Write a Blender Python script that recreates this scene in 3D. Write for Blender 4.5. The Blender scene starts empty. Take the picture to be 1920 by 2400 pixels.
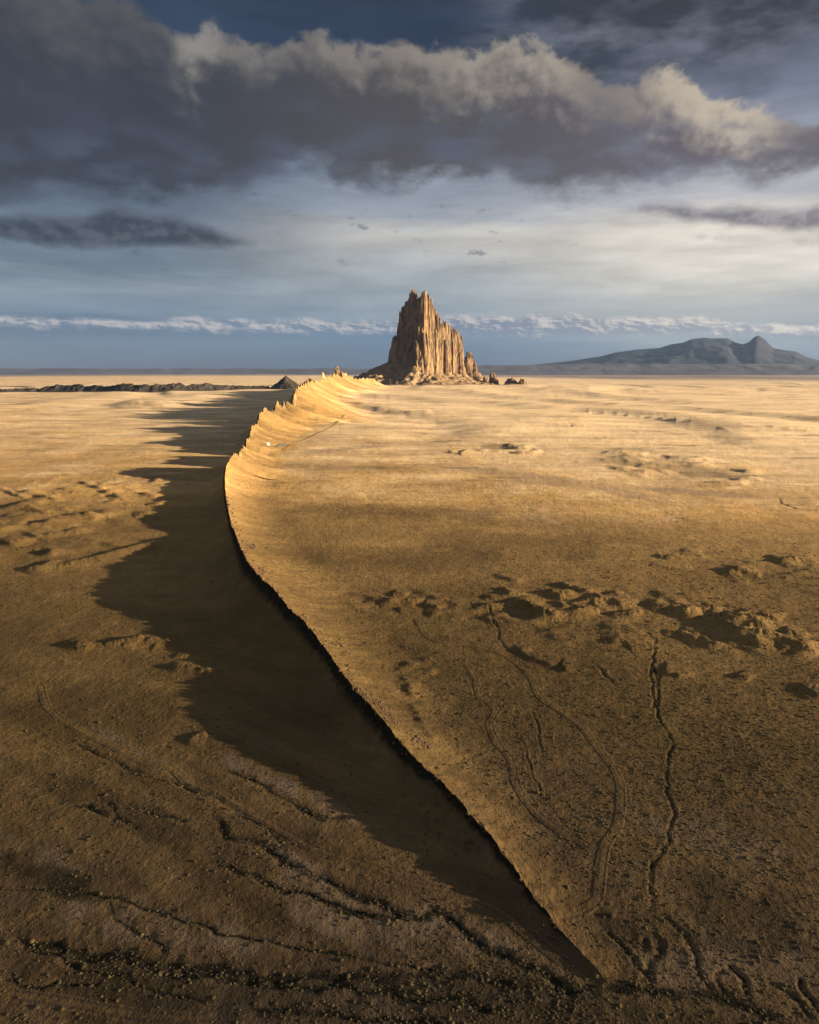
import bpy, math, random
import numpy as np

# ------------------------------------------------------------------ camera, sky, sun, exposure
S = bpy.context.scene
COL = S.collection
CAM_H, PITCH, FP, CX, CY = 100.0, math.radians(11.8), 1436.0, 862.5, 1078.0
SUN_EL, SUN_BACK = math.radians(9.0), math.radians(-10.0)      # sun low on the right, a little behind the camera

cam = bpy.data.objects.new("camera", bpy.data.cameras.new("camera"))
COL.objects.link(cam)
cam.location = (0, 0, CAM_H)
cam.rotation_euler = (math.radians(90) - PITCH, 0, 0)
cam.data.sensor_fit = 'VERTICAL'
cam.data.sensor_height = 36
cam.data.lens = 36 * FP / 2156
cam.data.clip_start = 1
cam.data.clip_end = 200000
S.camera = cam
S.view_settings.view_transform = 'Standard'
S.view_settings.look = 'None'
S.view_settings.gamma = 1
S.view_settings.use_curve_mapping = False
S.view_settings.exposure = 2.35
S.cycles.max_bounces = 4
S.cycles.diffuse_bounces = 2
S.cycles.volume_bounces = 0
S.cycles.use_denoising = True
S.cycles.sample_clamp_indirect = 0.4

SUND = (math.cos(SUN_EL) * math.cos(SUN_BACK), math.cos(SUN_EL) * math.sin(SUN_BACK), math.sin(SUN_EL))
sl = bpy.data.lights.new("sun", 'SUN')
sl.energy = 5.0
sl.angle = math.radians(0.5)
sl.color = (1.0, 0.80, 0.54)
so = bpy.data.objects.new("sun", sl)
COL.objects.link(so)
from mathutils import Vector
so.rotation_euler = Vector(SUND).to_track_quat('Z', 'Y').to_euler()


def ray(px, py):
    cx, cy = px - CX, CY - py
    return np.array([cx, FP * math.cos(PITCH) + cy * math.sin(PITCH), -FP * math.sin(PITCH) + cy * math.cos(PITCH)])


def G(px, py, z=0.0):
    d = ray(px, py)
    t = (z - CAM_H) / d[2]
    return np.array([d[0] * t, d[1] * t, z])


def At(px, py, Y):
    d = ray(px, py)
    t = Y / d[1]
    return np.array([d[0] * t, Y, CAM_H + d[2] * t])


def QE(px, py):
    d = ray(px, py)
    h = math.hypot(d[0], d[1])
    return d[0] / h, math.degrees(math.atan2(d[2], h))


# ---- small node-expression helper
class NT:
    def __init__(s, tree):
        s.t = tree

    def new(s, ty, **kw):
        n = s.t.nodes.new(ty)
        for k, v in kw.items():
            setattr(n, k, v)
        return n

    def put(s, sock, v):
        if isinstance(v, X):
            s.t.links.new(v.s, sock)
        elif isinstance(v, bpy.types.NodeSocket):
            s.t.links.new(v, sock)
        elif isinstance(v, (tuple, list)) and len(v) == 3 and sock.type == 'RGBA':
            sock.default_value = (*v, 1)
        else:
            sock.default_value = v

    def m(s, op, *a, clamp=False):
        n = s.new('ShaderNodeMath', operation=op, use_clamp=clamp)
        for i, v in enumerate(a):
            s.put(n.inputs[i], v)
        return X(s, n.outputs[0])

    def ss(s, x, a, b, lo=0.0, hi=1.0):
        n = s.new('ShaderNodeMapRange', interpolation_type='SMOOTHSTEP')
        for i, v in enumerate((x, a, b, lo, hi)):
            s.put(n.inputs[i], v)
        return X(s, n.outputs[0])

    def lin(s, x, a, b, lo=0.0, hi=1.0):
        n = s.new('ShaderNodeMapRange', interpolation_type='LINEAR')
        for i, v in enumerate((x, a, b, lo, hi)):
            s.put(n.inputs[i], v)
        return X(s, n.outputs[0])

    def mix(s, f, a, b, bt='MIX'):
        n = s.new('ShaderNodeMix', data_type='RGBA', blend_type=bt)
        s.put(n.inputs[0], f)
        s.put(n.inputs[6], a)
        s.put(n.inputs[7], b)
        return X(s, n.outputs[2])

    def vec(s, x, y, z):
        n = s.new('ShaderNodeCombineXYZ')
        for i, v in enumerate((x, y, z)):
            s.put(n.inputs[i], v)
        return X(s, n.outputs[0])

    def noise(s, v, scale, detail=5, rough=0.55, dist=0.0, lac=2.0):
        n = s.new('ShaderNodeTexNoise', noise_dimensions='3D')
        s.put(n.inputs['Vector'], v)
        n.inputs['Scale'].default_value = scale
        n.inputs['Detail'].default_value = detail
        n.inputs['Roughness'].default_value = rough
        n.inputs['Lacunarity'].default_value = lac
        n.inputs['Distortion'].default_value = dist
        return X(s, n.outputs[0])

    def ramp(s, f, stops, interp='LINEAR'):
        n = s.new('ShaderNodeValToRGB')
        cr = n.color_ramp
        cr.interpolation = interp
        while len(cr.elements) < len(stops):
            cr.elements.new(0.5)
        for e, (p, c) in zip(cr.elements, stops):
            e.position = p
            e.color = (*c, 1)
        s.put(n.inputs[0], f)
        return X(s, n.outputs[0])

    def curve(s, x, pts, y0, y1):
        """float curve through pts=[(x in 0..1, y)], y mapped from y0..y1"""
        n = s.new('ShaderNodeFloatCurve')
        c = n.mapping.curves[0]
        pts = sorted(pts)
        while len(c.points) < len(pts):
            c.points.new(0.5, 0.5)
        for p, (a, b) in zip(c.points, pts):
            p.location = (min(max(a, 0), 1), (b - y0) / (y1 - y0))
            p.handle_type = 'AUTO_CLAMPED'
        n.mapping.extend = 'HORIZONTAL'
        n.mapping.update()
        s.put(n.inputs['Value'], x)
        return X(s, n.outputs[0]) * (y1 - y0) + y0

    def attr(s, name):
        return X(s, s.new('ShaderNodeAttribute', attribute_name=name).outputs['Fac'])


class X:
    def __init__(s, nt, sock):
        s.n, s.s = nt, sock

    def __add__(s, o): return s.n.m('ADD', s, o)
    def __radd__(s, o): return s.n.m('ADD', o, s)
    def __sub__(s, o): return s.n.m('SUBTRACT', s, o)
    def __rsub__(s, o): return s.n.m('SUBTRACT', o, s)
    def __mul__(s, o): return s.n.m('MULTIPLY', s, o)
    def __rmul__(s, o): return s.n.m('MULTIPLY', o, s)
    def __truediv__(s, o): return s.n.m('DIVIDE', s, o)


def lin8(r, g, b, k=1.0):
    f = lambda v: (v / 255 / 12.92 if v / 255 <= 0.04045 else ((v / 255 + 0.055) / 1.055) ** 2.4) * k
    return (f(r), f(g), f(b))


# ---- the sky: a Nishita daylight sky behind layers of cloud given by direction
WS = 0.05                                   # background strength
KS = 1 / (5.10 * WS)                        # seen brightness (exposure 2.35 stops) -> sky colour


def sk(r, g, b):
    return lin8(r, g, b, KS)


W = bpy.data.worlds.new("World")
S.world = W
W.use_nodes = True
wt = W.node_tree
wt.nodes.clear()
w = NT(wt)
tc = w.new('ShaderNodeTexCoord')
sep = w.new('ShaderNodeSeparateXYZ')
wt.links.new(tc.outputs['Generated'], sep.inputs[0])
dx, dy, dz = (X(w, sep.outputs[i]) for i in range(3))
hl = w.m('MAXIMUM', w.m('SQRT', dx * dx + dy * dy), 1e-4)
q = dx / hl
c = dy / hl
el = w.m('ARCTAN2', dz, hl) * 57.29578
U, V = q * 57.3, c * 57.3
qn = (q + 0.6) / 1.2


def sp(st, off=0.0, du=0.0, de=0.0):
    """sky point in degrees, elevation stretched by st"""
    return w.vec(U + (off + du), V + off * 0.7, (el + de) * st)


def qcurve(pts, y0=-6, y1=34):
    """elevation curve over picture points (px, py)"""
    r = []
    for px, py in pts:
        a, e = QE(px, py)
        r.append(((a + 0.6) / 1.2, e))
    r.insert(0, (0.0, r[0][1]))
    r.append((1.0, r[-1][1]))
    return w.curve(qn, r, y0, y1)


def qval(pts, y0=0, y1=1):
    r = [((QE(px, 400)[0] + 0.6) / 1.2, v) for px, v in pts]
    r.insert(0, (0.0, r[0][1]))
    r.append((1.0, r[-1][1]))
    return w.curve(qn, r, y0, y1)


nis = w.new('ShaderNodeTexSky', sky_type='NISHITA', sun_disc=False)
nis.sun_elevation = SUN_EL
nis.sun_rotation = math.radians(90) - SUN_BACK
nis.altitude = 1600
nis.dust_density = 1.0

streak = w.noise(sp(9.0), 0.045, 5, 0.55)             # long level streaks
streak2 = w.noise(sp(7.0, 31.0), 0.16, 5, 0.6)
els = el + (streak - 0.5) * 5.0 + (streak2 - 0.5) * 0.9
en = w.lin(els, -2, 38)
def er(*st):
    return [((e + 2) / 40, sk(*cc)) for e, cc in st]
cl_left = w.ramp(en, er((0, (8, 32, 72)), (1.5, (14, 44, 90)), (3.0, (48, 76, 112)), (5.0, (112, 124, 142)), (6.2, (125, 133, 146)), (7.2, (94, 104, 119)),
                        (10.5, (86, 96, 112)), (13, (80, 91, 109)), (17, (80, 92, 110)), (22, (38, 50, 74)), (28, (36, 42, 56)), (36, (40, 46, 58))))
cl_mid = w.ramp(en, er((0, (24, 58, 96)), (1.5, (42, 76, 116)), (3.0, (84, 108, 136)), (5.0, (140, 148, 158)), (7, (158, 162, 166)),
                       (9.5, (190, 185, 178)), (11.5, (150, 155, 165)), (14, (140, 148, 160)), (18, (88, 100, 122)), (21.5, (30, 43, 70)), (26, (34, 40, 54)), (36, (40, 46, 58))))
cl_right = w.ramp(en, er((0, (84, 94, 118)), (1.5, (114, 122, 140)), (3.5, (164, 166, 168)), (5.0, (180, 178, 174)), (7, (214, 206, 194)),
                         (10, (230, 220, 204)), (12, (176, 174, 178)), (15, (148, 152, 164)), (18, (112, 116, 132)), (21.0, (78, 83, 98)), (26, (50, 53, 62)), (36, (44, 48, 58))))
f1 = w.ss(q, -0.36, 0.02)
f2 = w.ss(q, -0.02, 0.42)
base = w.mix(f2, w.mix(f1, cl_left, cl_mid), cl_right)
base = w.mix(0.06, base, nis.outputs[0])
mod = (w.noise(sp(6.0, 11.0), 0.12, 6, 0.6) - 0.5) * w.ss(el, 2.0, 7.0) * 0.9 + 1.0
base = w.mix(1.0, base, w.vec(mod, mod, mod), 'MULTIPLY')

# grey streaky cloud at upper right
ur = w.ss(el + (w.noise(sp(2.6, 5.0), 0.11, 6, 0.6) - 0.5) * 13, 17.5, 22) * w.ss(q + (streak2 - 0.5) * 0.25, 0.0, 0.26)
urc = w.mix(w.ss(w.noise(sp(3.0, 50.0), 0.13, 6, 0.6), 0.40, 0.66), sk(52, 54, 62), sk(112, 116, 130))
base = w.mix(ur * 0.8, base, urc)

# low line of distant cumulus
n_lo = w.noise(sp(2.6, 77.0), 0.50, 7, 0.60)
n_lo2 = w.noise(sp(2.6, 77.0, 0.22, 0.10), 0.50, 7, 0.60)
n_big = w.noise(sp(2.0, 91.0), 0.13, 3, 0.5)
low_top = qcurve([(0, 672), (120, 674), (300, 682), (420, 676), (560, 680), (700, 682), (830, 676), (960, 668), (1180, 664), (1280, 672), (1400, 668), (1725, 690)])
low_bot = qcurve([(0, 688), (300, 690), (560, 700), (830, 700), (960, 700), (1200, 708), (1400, 705), (1725, 704)])
puff = (n_lo - 0.5) * 1.7 + (n_big - 0.5) * 1.5 + w.ss(q, 0.0, -0.2, 0.12, 0.34)
m_lo = w.ss(low_top - el + puff, -0.12, 0.42) * w.ss(el - low_bot + (n_lo - 0.5) * 0.9, -0.25, 0.3)
lit_lo = w.ss((n_lo - n_lo2) * 3.6 + 0.42 - (low_top - el) * 0.36 + (n_lo - 0.5) * 1.2, -0.05, 0.75)
lo_c = w.mix(lit_lo, w.mix(f2, sk(104, 116, 138), sk(142, 146, 156)), w.mix(f2, sk(190, 183, 180), sk(224, 212, 198)))
base = w.mix(m_lo * 0.82, base, lo_c)

# the two smaller dark clouds below the great bank
def flat_cloud(top, bot, q0, q1, col_d, col_l, off, amp=2.4, op=0.93, sc=0.28):
    n = w.noise(sp(1.5, off), sc, 8, 0.62)
    n2 = w.noise(sp(1.5, off, 0.5, 0.5), sc, 8, 0.62)
    qq = q + (n - 0.5) * 0.16
    m = w.ss(top - el + (n - 0.5) * amp, -0.25, 0.75) * w.ss(el - bot + (n - 0.5) * amp * 0.8, -0.2, 0.6)
    m = m * w.ss(qq, q0[0], q0[1]) * w.ss(qq, q1[1], q1[0])
    cc = w.mix(w.ss((n - n2) * 4.0 + 0.2 + (el - bot) * 0.10, 0.1, 0.75), col_d, col_l)
    return m * op, cc

m, cc = flat_cloud(qcurve([(0, 445), (120, 448), (260, 440), (400, 460), (520, 500)]), qcurve([(0, 508), (150, 520), (300, 522), (520, 524)]),
                   (-3.0, -2.0), (-0.25, -0.19), sk(52, 57, 70), sk(82, 86, 98), 140.0)
base = w.mix(m, base, cc)
m, cc = flat_cloud(qcurve([(1310, 436), (1400, 420), (1500, 432), (1725, 425)]), qcurve([(1310, 448), (1450, 466), (1560, 478), (1725, 486)]),
                   (0.24, 0.30), (2.0, 3.0), sk(104, 100, 112), sk(150, 142, 148), 160.0, 2.2, 0.85)
base = w.mix(m, base, cc)
m, cc = flat_cloud(qcurve([(1500, 496), (1600, 498), (1725, 500)]), qcurve([(1500, 508), (1725, 516)]),
                   (0.36, 0.41), (2.0, 3.0), sk(120, 118, 126), sk(160, 154, 156), 170.0, 1.6, 0.8, 0.4)
base = w.mix(m, base, cc)
# scattered small scud
n_sc = w.noise(sp(2.0, 210.0), 0.55, 6, 0.6)
m_sc = w.ss(n_sc, 0.60, 0.72) * w.ss(el, 6.5, 8.5) * w.ss(el, 14.5, 12.5) * w.ss(q, 0.3, 0.1)
base = w.mix(m_sc * 0.55, base, w.mix(f2, sk(78, 88, 106), sk(126, 128, 140)))

# the great bank of cloud across the frame
n_a = w.noise(sp(1.25, 300.0), 0.20, 10, 0.60)
n_a2 = w.noise(sp(1.25, 300.0, 0.9, 0.75), 0.20, 10, 0.60)
n_b = w.noise(sp(1.5, 340.0), 0.09, 6, 0.55)
n_c = w.noise(sp(1.8, 380.0), 0.30, 8, 0.6)
top = qcurve([(0, -60), (180, -6), (320, 36), (385, 92), (450, 56), (540, 88), (660, 78), (760, 90), (870, 100), (980, 112), (1050, 92), (1150, 112),
              (1230, 150), (1300, 186), (1400, 156), (1480, 188), (1560, 220), (1640, 240), (1725, 262)])
bot = qcurve([(0, 410), (150, 398), (300, 404), (450, 398), (560, 372), (640, 362), (740, 392), (830, 392), (920, 366), (1020, 372), (1110, 396), (1220, 396),
              (1320, 384), (1450, 372), (1600, 372), (1725, 372)])
n_d = w.noise(sp(1.35, 610.0), 0.42, 7, 0.55)
bill = w.m('ABSOLUTE', n_d - 0.5)
elt = el + (n_a - 0.5) * -2.6 + bill * 4.0 - 0.36
topd = top - elt                                  # degrees below the upper edge
m_top = w.ss(topd, -0.30, 0.60)
botd = el - bot + (n_c - 0.5) * 5.0 + (n_b - 0.5) * 2.5
m_bot = w.ss(botd, -0.9, 1.3)
bank = m_top * m_bot
thick = qval([(0, 6.0), (300, 4.2), (400, 3.6), (560, 2.8), (800, 2.9), (1000, 3.9), (1200, 3.9), (1300, 3.0), (1400, 4.0), (1600, 3.0), (1725, 2.0)], 0, 10)
litk = qval([(0, 0.06), (150, 0.20), (250, 0.18), (370, 0.22), (425, 0.85), (490, 0.5), (600, 0.42), (760, 0.48), (900, 0.52), (1050, 0.68), (1180, 0.55), (1280, 0.24), (1390, 0.74),
             (1540, 0.80), (1620, 0.5), (1725, 0.12)])
n_d2 = w.noise(sp(1.35, 610.0, 0.45, 0.38), 0.42, 7, 0.55)
relief = (n_a - n_a2) * 2.2 + (w.m('ABSOLUTE', n_d2 - 0.5) - bill) * 1.9
lit = w.ss(1.0 - topd / thick + relief, -0.15, 1.05) * litk
dark_c = w.mix(f2, w.mix(f1, sk(56, 59, 70), sk(78, 75, 78)), sk(98, 92, 100))
under = w.ss(w.noise(sp(2.6, 420.0), 0.17, 7, 0.6) + (n_c - 0.5) * 0.4, 0.42, 0.72) * w.ss(botd, 7.5, 0.5)
dark_c = w.mix(under * 0.75, dark_c, w.mix(f2, sk(84, 92, 112), sk(132, 134, 150)))
lit_c = w.mix(f2, w.mix(f1, sk(150, 146, 140), sk(174, 165, 152)), sk(210, 195, 172))
bank_c = w.mix(lit, dark_c, lit_c)
sky = w.mix(bank * 0.97, base, bank_c)
# overhead, out of view, the deck is brightened as fill for the shadows
sky = w.mix(w.ss(el, 27, 40), sky, w.mix(w.noise(sp(1.0, 500.0), 0.06, 6, 0.6), sk(100, 108, 122), sk(150, 155, 162)))
bg = w.new('ShaderNodeBackground')
w.put(bg.inputs[0], sky)
bg.inputs[1].default_value = WS
wo = w.new('ShaderNodeOutputWorld')
wt.links.new(bg.outputs[0], wo.inputs[0])

# ------------------------------------------------------------------ helpers
rng = np.random.RandomState(7)
random.seed(7)


def vnoise(x, y, seed):
    T = np.random.RandomState(seed).rand(257, 257)
    T[256] = T[0]
    T[:, 256] = T[:, 0]
    xi, yi = np.floor(x), np.floor(y)
    u, v = x - xi, y - yi
    xi, yi = xi.astype(np.int64) & 255, yi.astype(np.int64) & 255
    u = u * u * u * (u * (u * 6 - 15) + 10)
    v = v * v * v * (v * (v * 6 - 15) + 10)
    a, b, c_, d = T[xi, yi], T[xi + 1, yi], T[xi, yi + 1], T[xi + 1, yi + 1]
    return (a + (b - a) * u) * (1 - v) + (c_ + (d - c_) * u) * v


def fbm(x, y, octv=5, seed=1, gain=0.5):
    """-1..1"""
    s, amp, tot = 0.0, 1.0, 0.0
    for i in range(octv):
        s = s + amp * (2 * vnoise(x + 17.3 * i, y - 9.1 * i, seed + i) - 1)
        tot += amp
        amp *= gain
        x, y = 2.03 * (0.8 * x - 0.6 * y), 2.03 * (0.6 * x + 0.8 * y)
    return s / tot


def sstep(x, a, b):
    t = np.clip((x - a) / (b - a), 0, 1)
    return t * t * (3 - 2 * t)


def mesh_obj(name, verts, faces, mat=None, parent=None, smooth=True, attrs=None):
    me = bpy.data.meshes.new(name)
    verts = np.asarray(verts, dtype=np.float32)
    faces = np.asarray(faces, dtype=np.int32)
    me.vertices.add(len(verts))
    me.vertices.foreach_set("co", verts.ravel())
    k = faces.shape[1]
    me.loops.add(faces.size)
    me.loops.foreach_set("vertex_index", faces.ravel())
    me.polygons.add(len(faces))
    me.polygons.foreach_set("loop_start", np.arange(0, faces.size, k, dtype=np.int32))
    me.polygons.foreach_set("loop_total", np.full(len(faces), k, dtype=np.int32))
    me.polygons.foreach_set("use_smooth", np.full(len(faces), smooth, dtype=bool))
    me.update(calc_edges=True)
    for n_, v_ in (attrs or {}).items():
        a_ = me.attributes.new(n_, 'FLOAT', 'POINT')
        a_.data.foreach_set("value", np.asarray(v_, dtype=np.float32).ravel())
    if mat:
        me.materials.append(mat)
    o = bpy.data.objects.new(name, me)
    COL.objects.link(o)
    if parent:
        o.parent = parent
    return o


def grid_faces(nr, nc, wrap=False):
    i = np.arange(nr - 1)[:, None] * nc
    if wrap:
        j = np.arange(nc)[None, :]
        j2 = (j + 1) % nc
    else:
        j = np.arange(nc - 1)[None, :]
        j2 = j + 1
    return np.stack([i + j, i + j2, i + nc + j2, i + nc + j], -1).reshape(-1, 4)


def tag(o, label, cat, group=None):
    o["label"] = label
    o["category"] = cat
    if group:
        o["group"] = group
    return o


def kind(o, k):
    o["kind"] = k
    return o


def empty(name, loc, label, cat, group=None):
    o = bpy.data.objects.new(name, None)
    COL.objects.link(o)
    o.location = loc
    return tag(o, label, cat, group)


def catmull(P, per=8):
    P = np.asarray(P, float)
    Q = np.vstack([2 * P[0] - P[1], P, 2 * P[-1] - P[-2]])
    out = []
    t = np.linspace(0, 1, per, endpoint=False)[:, None]
    for i in range(len(P) - 1):
        a, b, c_, d = Q[i:i + 4]
        out.append(0.5 * (2 * b + (c_ - a) * t + (2 * a - 5 * b + 4 * c_ - d) * t ** 2 + (3 * b - a - 3 * c_ + d) * t ** 3))
    return np.vstack(out + [P[-1:]])


# picture crops used to read positions off: full picture scaled to 1725 x 2156
def Z1(l): return [(0.5 * a, 898.4 + 0.5 * b) for a, b in l]
def Z2(l): return [(862.5 + 0.5 * a, 898.4 + 0.5 * b) for a, b in l]
def Z3(l): return [(0.5 * a, 1347.6 + 0.5 * b) for a, b in l]
def Z4(l): return [(862.5 + 0.5 * a, 1347.6 + 0.5 * b) for a, b in l]
def Z5(l): return [(0.5 * a, 1707 + 0.5 * b) for a, b in l]
def Z6(l): return [(862.5 + 0.5 * a, 1707 + 0.5 * b) for a, b in l]
def ZM(l): return [(988.3 + .2084 * a, 1194.9 + .2084 * b) for a, b in l]
def ZN(l): return [(1275.8 + .2604 * a, 1257.8 + .2604 * b) for a, b in l]
def ZR(l): return [(718.7 + .25 * a, 575 + .25 * b) for a, b in l]


def gpoly(l, per=6):
    return catmull(np.array([G(a, b)[:2] for a, b in l]), per)


# ------------------------------------------------------------------ materials
def material(name):
    m_ = bpy.data.materials.new(name)
    m_.use_nodes = True
    t = m_.node_tree
    b = t.nodes["Principled BSDF"]
    b.inputs['Roughness'].default_value = 0.95
    b.inputs['Specular IOR Level'].default_value = 0.1
    return m_, NT(t), b


def wpos(n):
    return n.new('ShaderNodeNewGeometry').outputs['Position']


def scaled(n, v, sx, sy, sz):
    k = n.new('ShaderNodeVectorMath', operation='MULTIPLY')
    n.put(k.inputs[0], v)
    k.inputs[1].default_value = (sx, sy, sz)
    return k.outputs[0]


def bump(n, b, h, strength, dist, normal=None):
    k = n.new('ShaderNodeBump')
    k.inputs['Strength'].default_value = strength
    k.inputs['Distance'].default_value = dist
    n.put(k.inputs['Height'], h)
    if normal:
        n.put(k.inputs['Normal'], normal)
    n.put(b.inputs['Normal'], k.outputs[0])
    return k.outputs[0]


def gray(n, v):
    return n.vec(v, v, v)


def ground_material(name):
    m_, n, b = material(name)
    p = wpos(n)
    tone, dark, pale, stre = n.attr('tone'), n.attr('dark'), n.attr('pale'), n.attr('streak')
    n1 = n.noise(p, 0.012, 5, 0.6)
    n2 = n.noise(p, 0.11, 5, 0.6)
    n3 = n.noise(p, 0.9, 4, 0.65)
    n4 = n.noise(p, 0.33, 4, 0.65)
    t = tone + (n1 - 0.5) * 1.5 + (n2 - 0.5) * 0.9 + (n3 - 0.5) * 0.75 + (n4 - 0.5) * 0.7
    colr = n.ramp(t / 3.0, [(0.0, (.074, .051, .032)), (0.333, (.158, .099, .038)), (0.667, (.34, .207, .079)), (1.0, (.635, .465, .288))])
    # level bands of paler and darker ground far out
    b1 = n.noise(scaled(n, p, 0.25, 1.0, 1.0), 0.012, 9, 0.68)
    k = n.lin(b1, 0.3, 0.7, 0.66, 1.30)
    colr = n.mix(1.0, colr, gray(n, k), 'MULTIPLY')
    n5 = n.noise(scaled(n, p, 1.0, 2.0, 1.0), 0.0065, 6, 0.6)
    colr = n.mix(n.ss(n5, 0.48, 0.66) * 0.55, colr, n.mix(1.0, colr, (0.72, 0.70, 0.74), 'MULTIPLY'))
    mp = n.new('ShaderNodeMapping')
    n.put(mp.inputs['Vector'], p)
    mp.inputs['Rotation'].default_value = (0, 0, math.radians(37))
    flow = n.noise(scaled(n, mp.outputs[0], 0.16, 1.0, 1.0), 0.10, 7, 0.62)
    sx = n.new('ShaderNodeSeparateXYZ')
    n.put(sx.inputs[0], p)
    px = X(n, sx.outputs[0])
    fl = n.ss(tone, 1.25, 0.6) * n.ss(px, 50.0, 10.0)
    colr = n.mix(fl, colr, n.mix(1.0, colr, gray(n, n.lin(flow, 0.33, 0.67, 0.62, 1.45)), 'MULTIPLY'))
    st1 = n.noise(scaled(n, p, 0.35, 1.0, 1.0), 0.022, 8, 0.62)
    far2 = n.ss(tone, 1.7, 2.3)
    colr = n.mix(n.ss(st1, 0.57, 0.66) * far2 * 0.62, colr, (.135, .095, .052))
    colr = n.mix(n.ss(st1, 0.42, 0.33) * far2 * 0.5, colr, (.72, .545, .345))
    grn = n.ss(n.noise(p, 0.03, 4, 0.6), 0.42, 0.7) * n.ss(tone, 0.4, 1.0)
    colr = n.mix(grn * 0.22, colr, n.mix(1.0, colr, (0.80, 0.98, 0.70), 'MULTIPLY'))
    colr = n.mix(n.m('MULTIPLY', pale, n.ss(n2 + n3 * 0.25, 0.2, 0.85), clamp=True), colr, (.205, .146, .097))
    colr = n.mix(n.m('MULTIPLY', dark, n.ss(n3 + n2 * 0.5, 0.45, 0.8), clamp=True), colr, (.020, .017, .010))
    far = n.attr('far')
    colr = n.mix(far, colr, (.085, .074, .088))  # cloud shade on the distant plain, put into the ground colour
    ks = n.lin(stre, -1, 1, 0.70, 1.22)
    colr = n.mix(1.0, colr, gray(n, ks), 'MULTIPLY')
    n.put(b.inputs['Base Color'], colr)
    h = n3 * 0.6 + n.noise(p, 2.6, 3, 0.6) * 0.28 + n2 * 1.2 + n4 * 0.9
    bump(n, b, h, 0.9, 0.75)
    return m_


def rock_material(name, c0, c1, c2, stretch=0.16, sc=0.10, bs=0.8, bd=3.0):
    m_, n, b = material(name)
    p = wpos(n)
    v = scaled(n, p, 1, 1, stretch)
    n1 = n.noise(v, sc, 6, 0.65)
    n2 = n.noise(p, sc * 0.35, 4, 0.6)
    n3 = n.noise(v, sc * 3.5, 4, 0.6)
    colr = n.ramp(n1 * 0.7 + n3 * 0.3, [(0.33, c0), (0.5, c1), (0.68, c2)])
    colr = n.mix(n.ss(n2, 0.46, 0.66) * 0.75, colr, n.mix(1.0, colr, (0.62, 0.52, 0.50), 'MULTIPLY'))
    n.put(b.inputs['Base Color'], colr)
    bump(n, b, n1 + n3 * 0.4, bs, bd)
    return m_


M_GROUND = ground_material("desert_ground")
M_ROCK = rock_material("peak_rock", (.044, .029, .018), (.132, .088, .047), (.31, .203, .103), 0.14, 0.05, 0.9, 7.0)
M_TALUS = rock_material("talus_rubble", (.12, .080, .045), (.20, .135, .072), (.30, .21, .12), 1.0, 0.06, 0.9, 4.0)
M_FIN = rock_material("fin_rock", (.08, .053, .028), (.15, .102, .054), (.23, .165, .09), 0.3, 0.25, 0.8, 1.0)
M_DARK = rock_material("dark_ridge_rock", (.020, .017, .014), (.032, .026, .021), (.065, .050, .035), 0.5, 0.05, 0.9, 5.0)  # the ridge's shaded face is put into this dark base colour
M_STONE = rock_material("pink_stone", (.10, .068, .040), (.19, .122, .072), (.30, .195, .118), 1.0, 1.2, 0.6, 0.1)
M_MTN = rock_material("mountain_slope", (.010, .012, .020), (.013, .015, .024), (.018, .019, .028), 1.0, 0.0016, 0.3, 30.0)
M_MESA = rock_material("mesa_slope", (.048, .050, .074), (.060, .060, .084), (.078, .074, .096), 0.3, 0.0016, 0.5, 30.0)  # bluish base stands in for cloud shade and haze on the mesas
M_BUSH = rock_material("dry_scrub", (.046, .038, .021), (.095, .073, .036), (.215, .155, .073), 1.0, 0.35, 0.3, 0.05)

# ------------------------------------------------------------------ ground: one sheet, a grid about the camera's foot
def r_of_py(py):
    g_ = G(CX, py)
    return g_[1]

ys = np.concatenate([np.linspace(2240, 2160, 14)[:-1], np.arange(2160, 812, -2.15), np.linspace(812, 784.5, 62)[1:]])
R = np.array([r_of_py(v) for v in ys])
R = np.concatenate([[0.01, 15, 30, 45, 60], R[R > 66], np.geomspace(R[-1] * 1.06, 29000, 6)])
NA = 860
A_in = np.linspace(-37.5, 37.5, NA)
A = np.radians(np.concatenate([np.arange(-180, -60, 4.0), np.linspace(-60, -37.5, 46)[:-1], A_in, np.linspace(37.5, 60, 46)[1:], np.arange(64, 180, 4.0)]))
nR, nA = len(R), len(A)
RR, AA = np.meshgrid(R, A, indexing='ij')
GX, GY = RR * np.sin(AA), RR * np.cos(AA)
print("ground grid", nR, nA)
GZ = np.zeros_like(GX)
DK = np.zeros_like(GX)
PL = np.zeros_like(GX)

ROCK_D = 3700.0
ROCK_C = At(890, 800, ROCK_D)
# broad relief
amp = 0.5 + 5.0 * sstep(RR, 250, 2500)
GZ += fbm(GX / 420, GY / 700, 4, 11) * amp
GZ += fbm(GX / 55, GY / 75, 4, 21) * (0.25 + 0.75 * sstep(RR, 180, 700))
dr = np.hypot(GX - ROCK_C[0], (GY - ROCK_C[1]) * 0.9)
GZ += 24 * np.exp(-(dr / 950) ** 2)
near = RR < 1500
GZ[near] += fbm(GX[near] / 9, GY[near] / 9, 4, 31) * 0.20
near = RR < 520
GZ[near] += fbm(GX[near] / 1.9, GY[near] / 1.9, 3, 37) * 0.055 * sstep(RR[near], 520, 300)
# long low swells on the far plain, gentle towards the sun and short behind
sw = (GX / 520 + fbm(GX / 900, GY / 1500, 3, 41) * 1.6 + GY / 2600) % 1.0
saw = np.where(sw < 0.72, 1 - sw / 0.72, (sw - 0.72) / 0.28)
saw = saw * saw * (3 - 2 * saw)
GZ += (saw - 0.5) * 7.0 * sstep(RR, 700, 1600) * sstep(RR, 7000, 4000)


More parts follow.
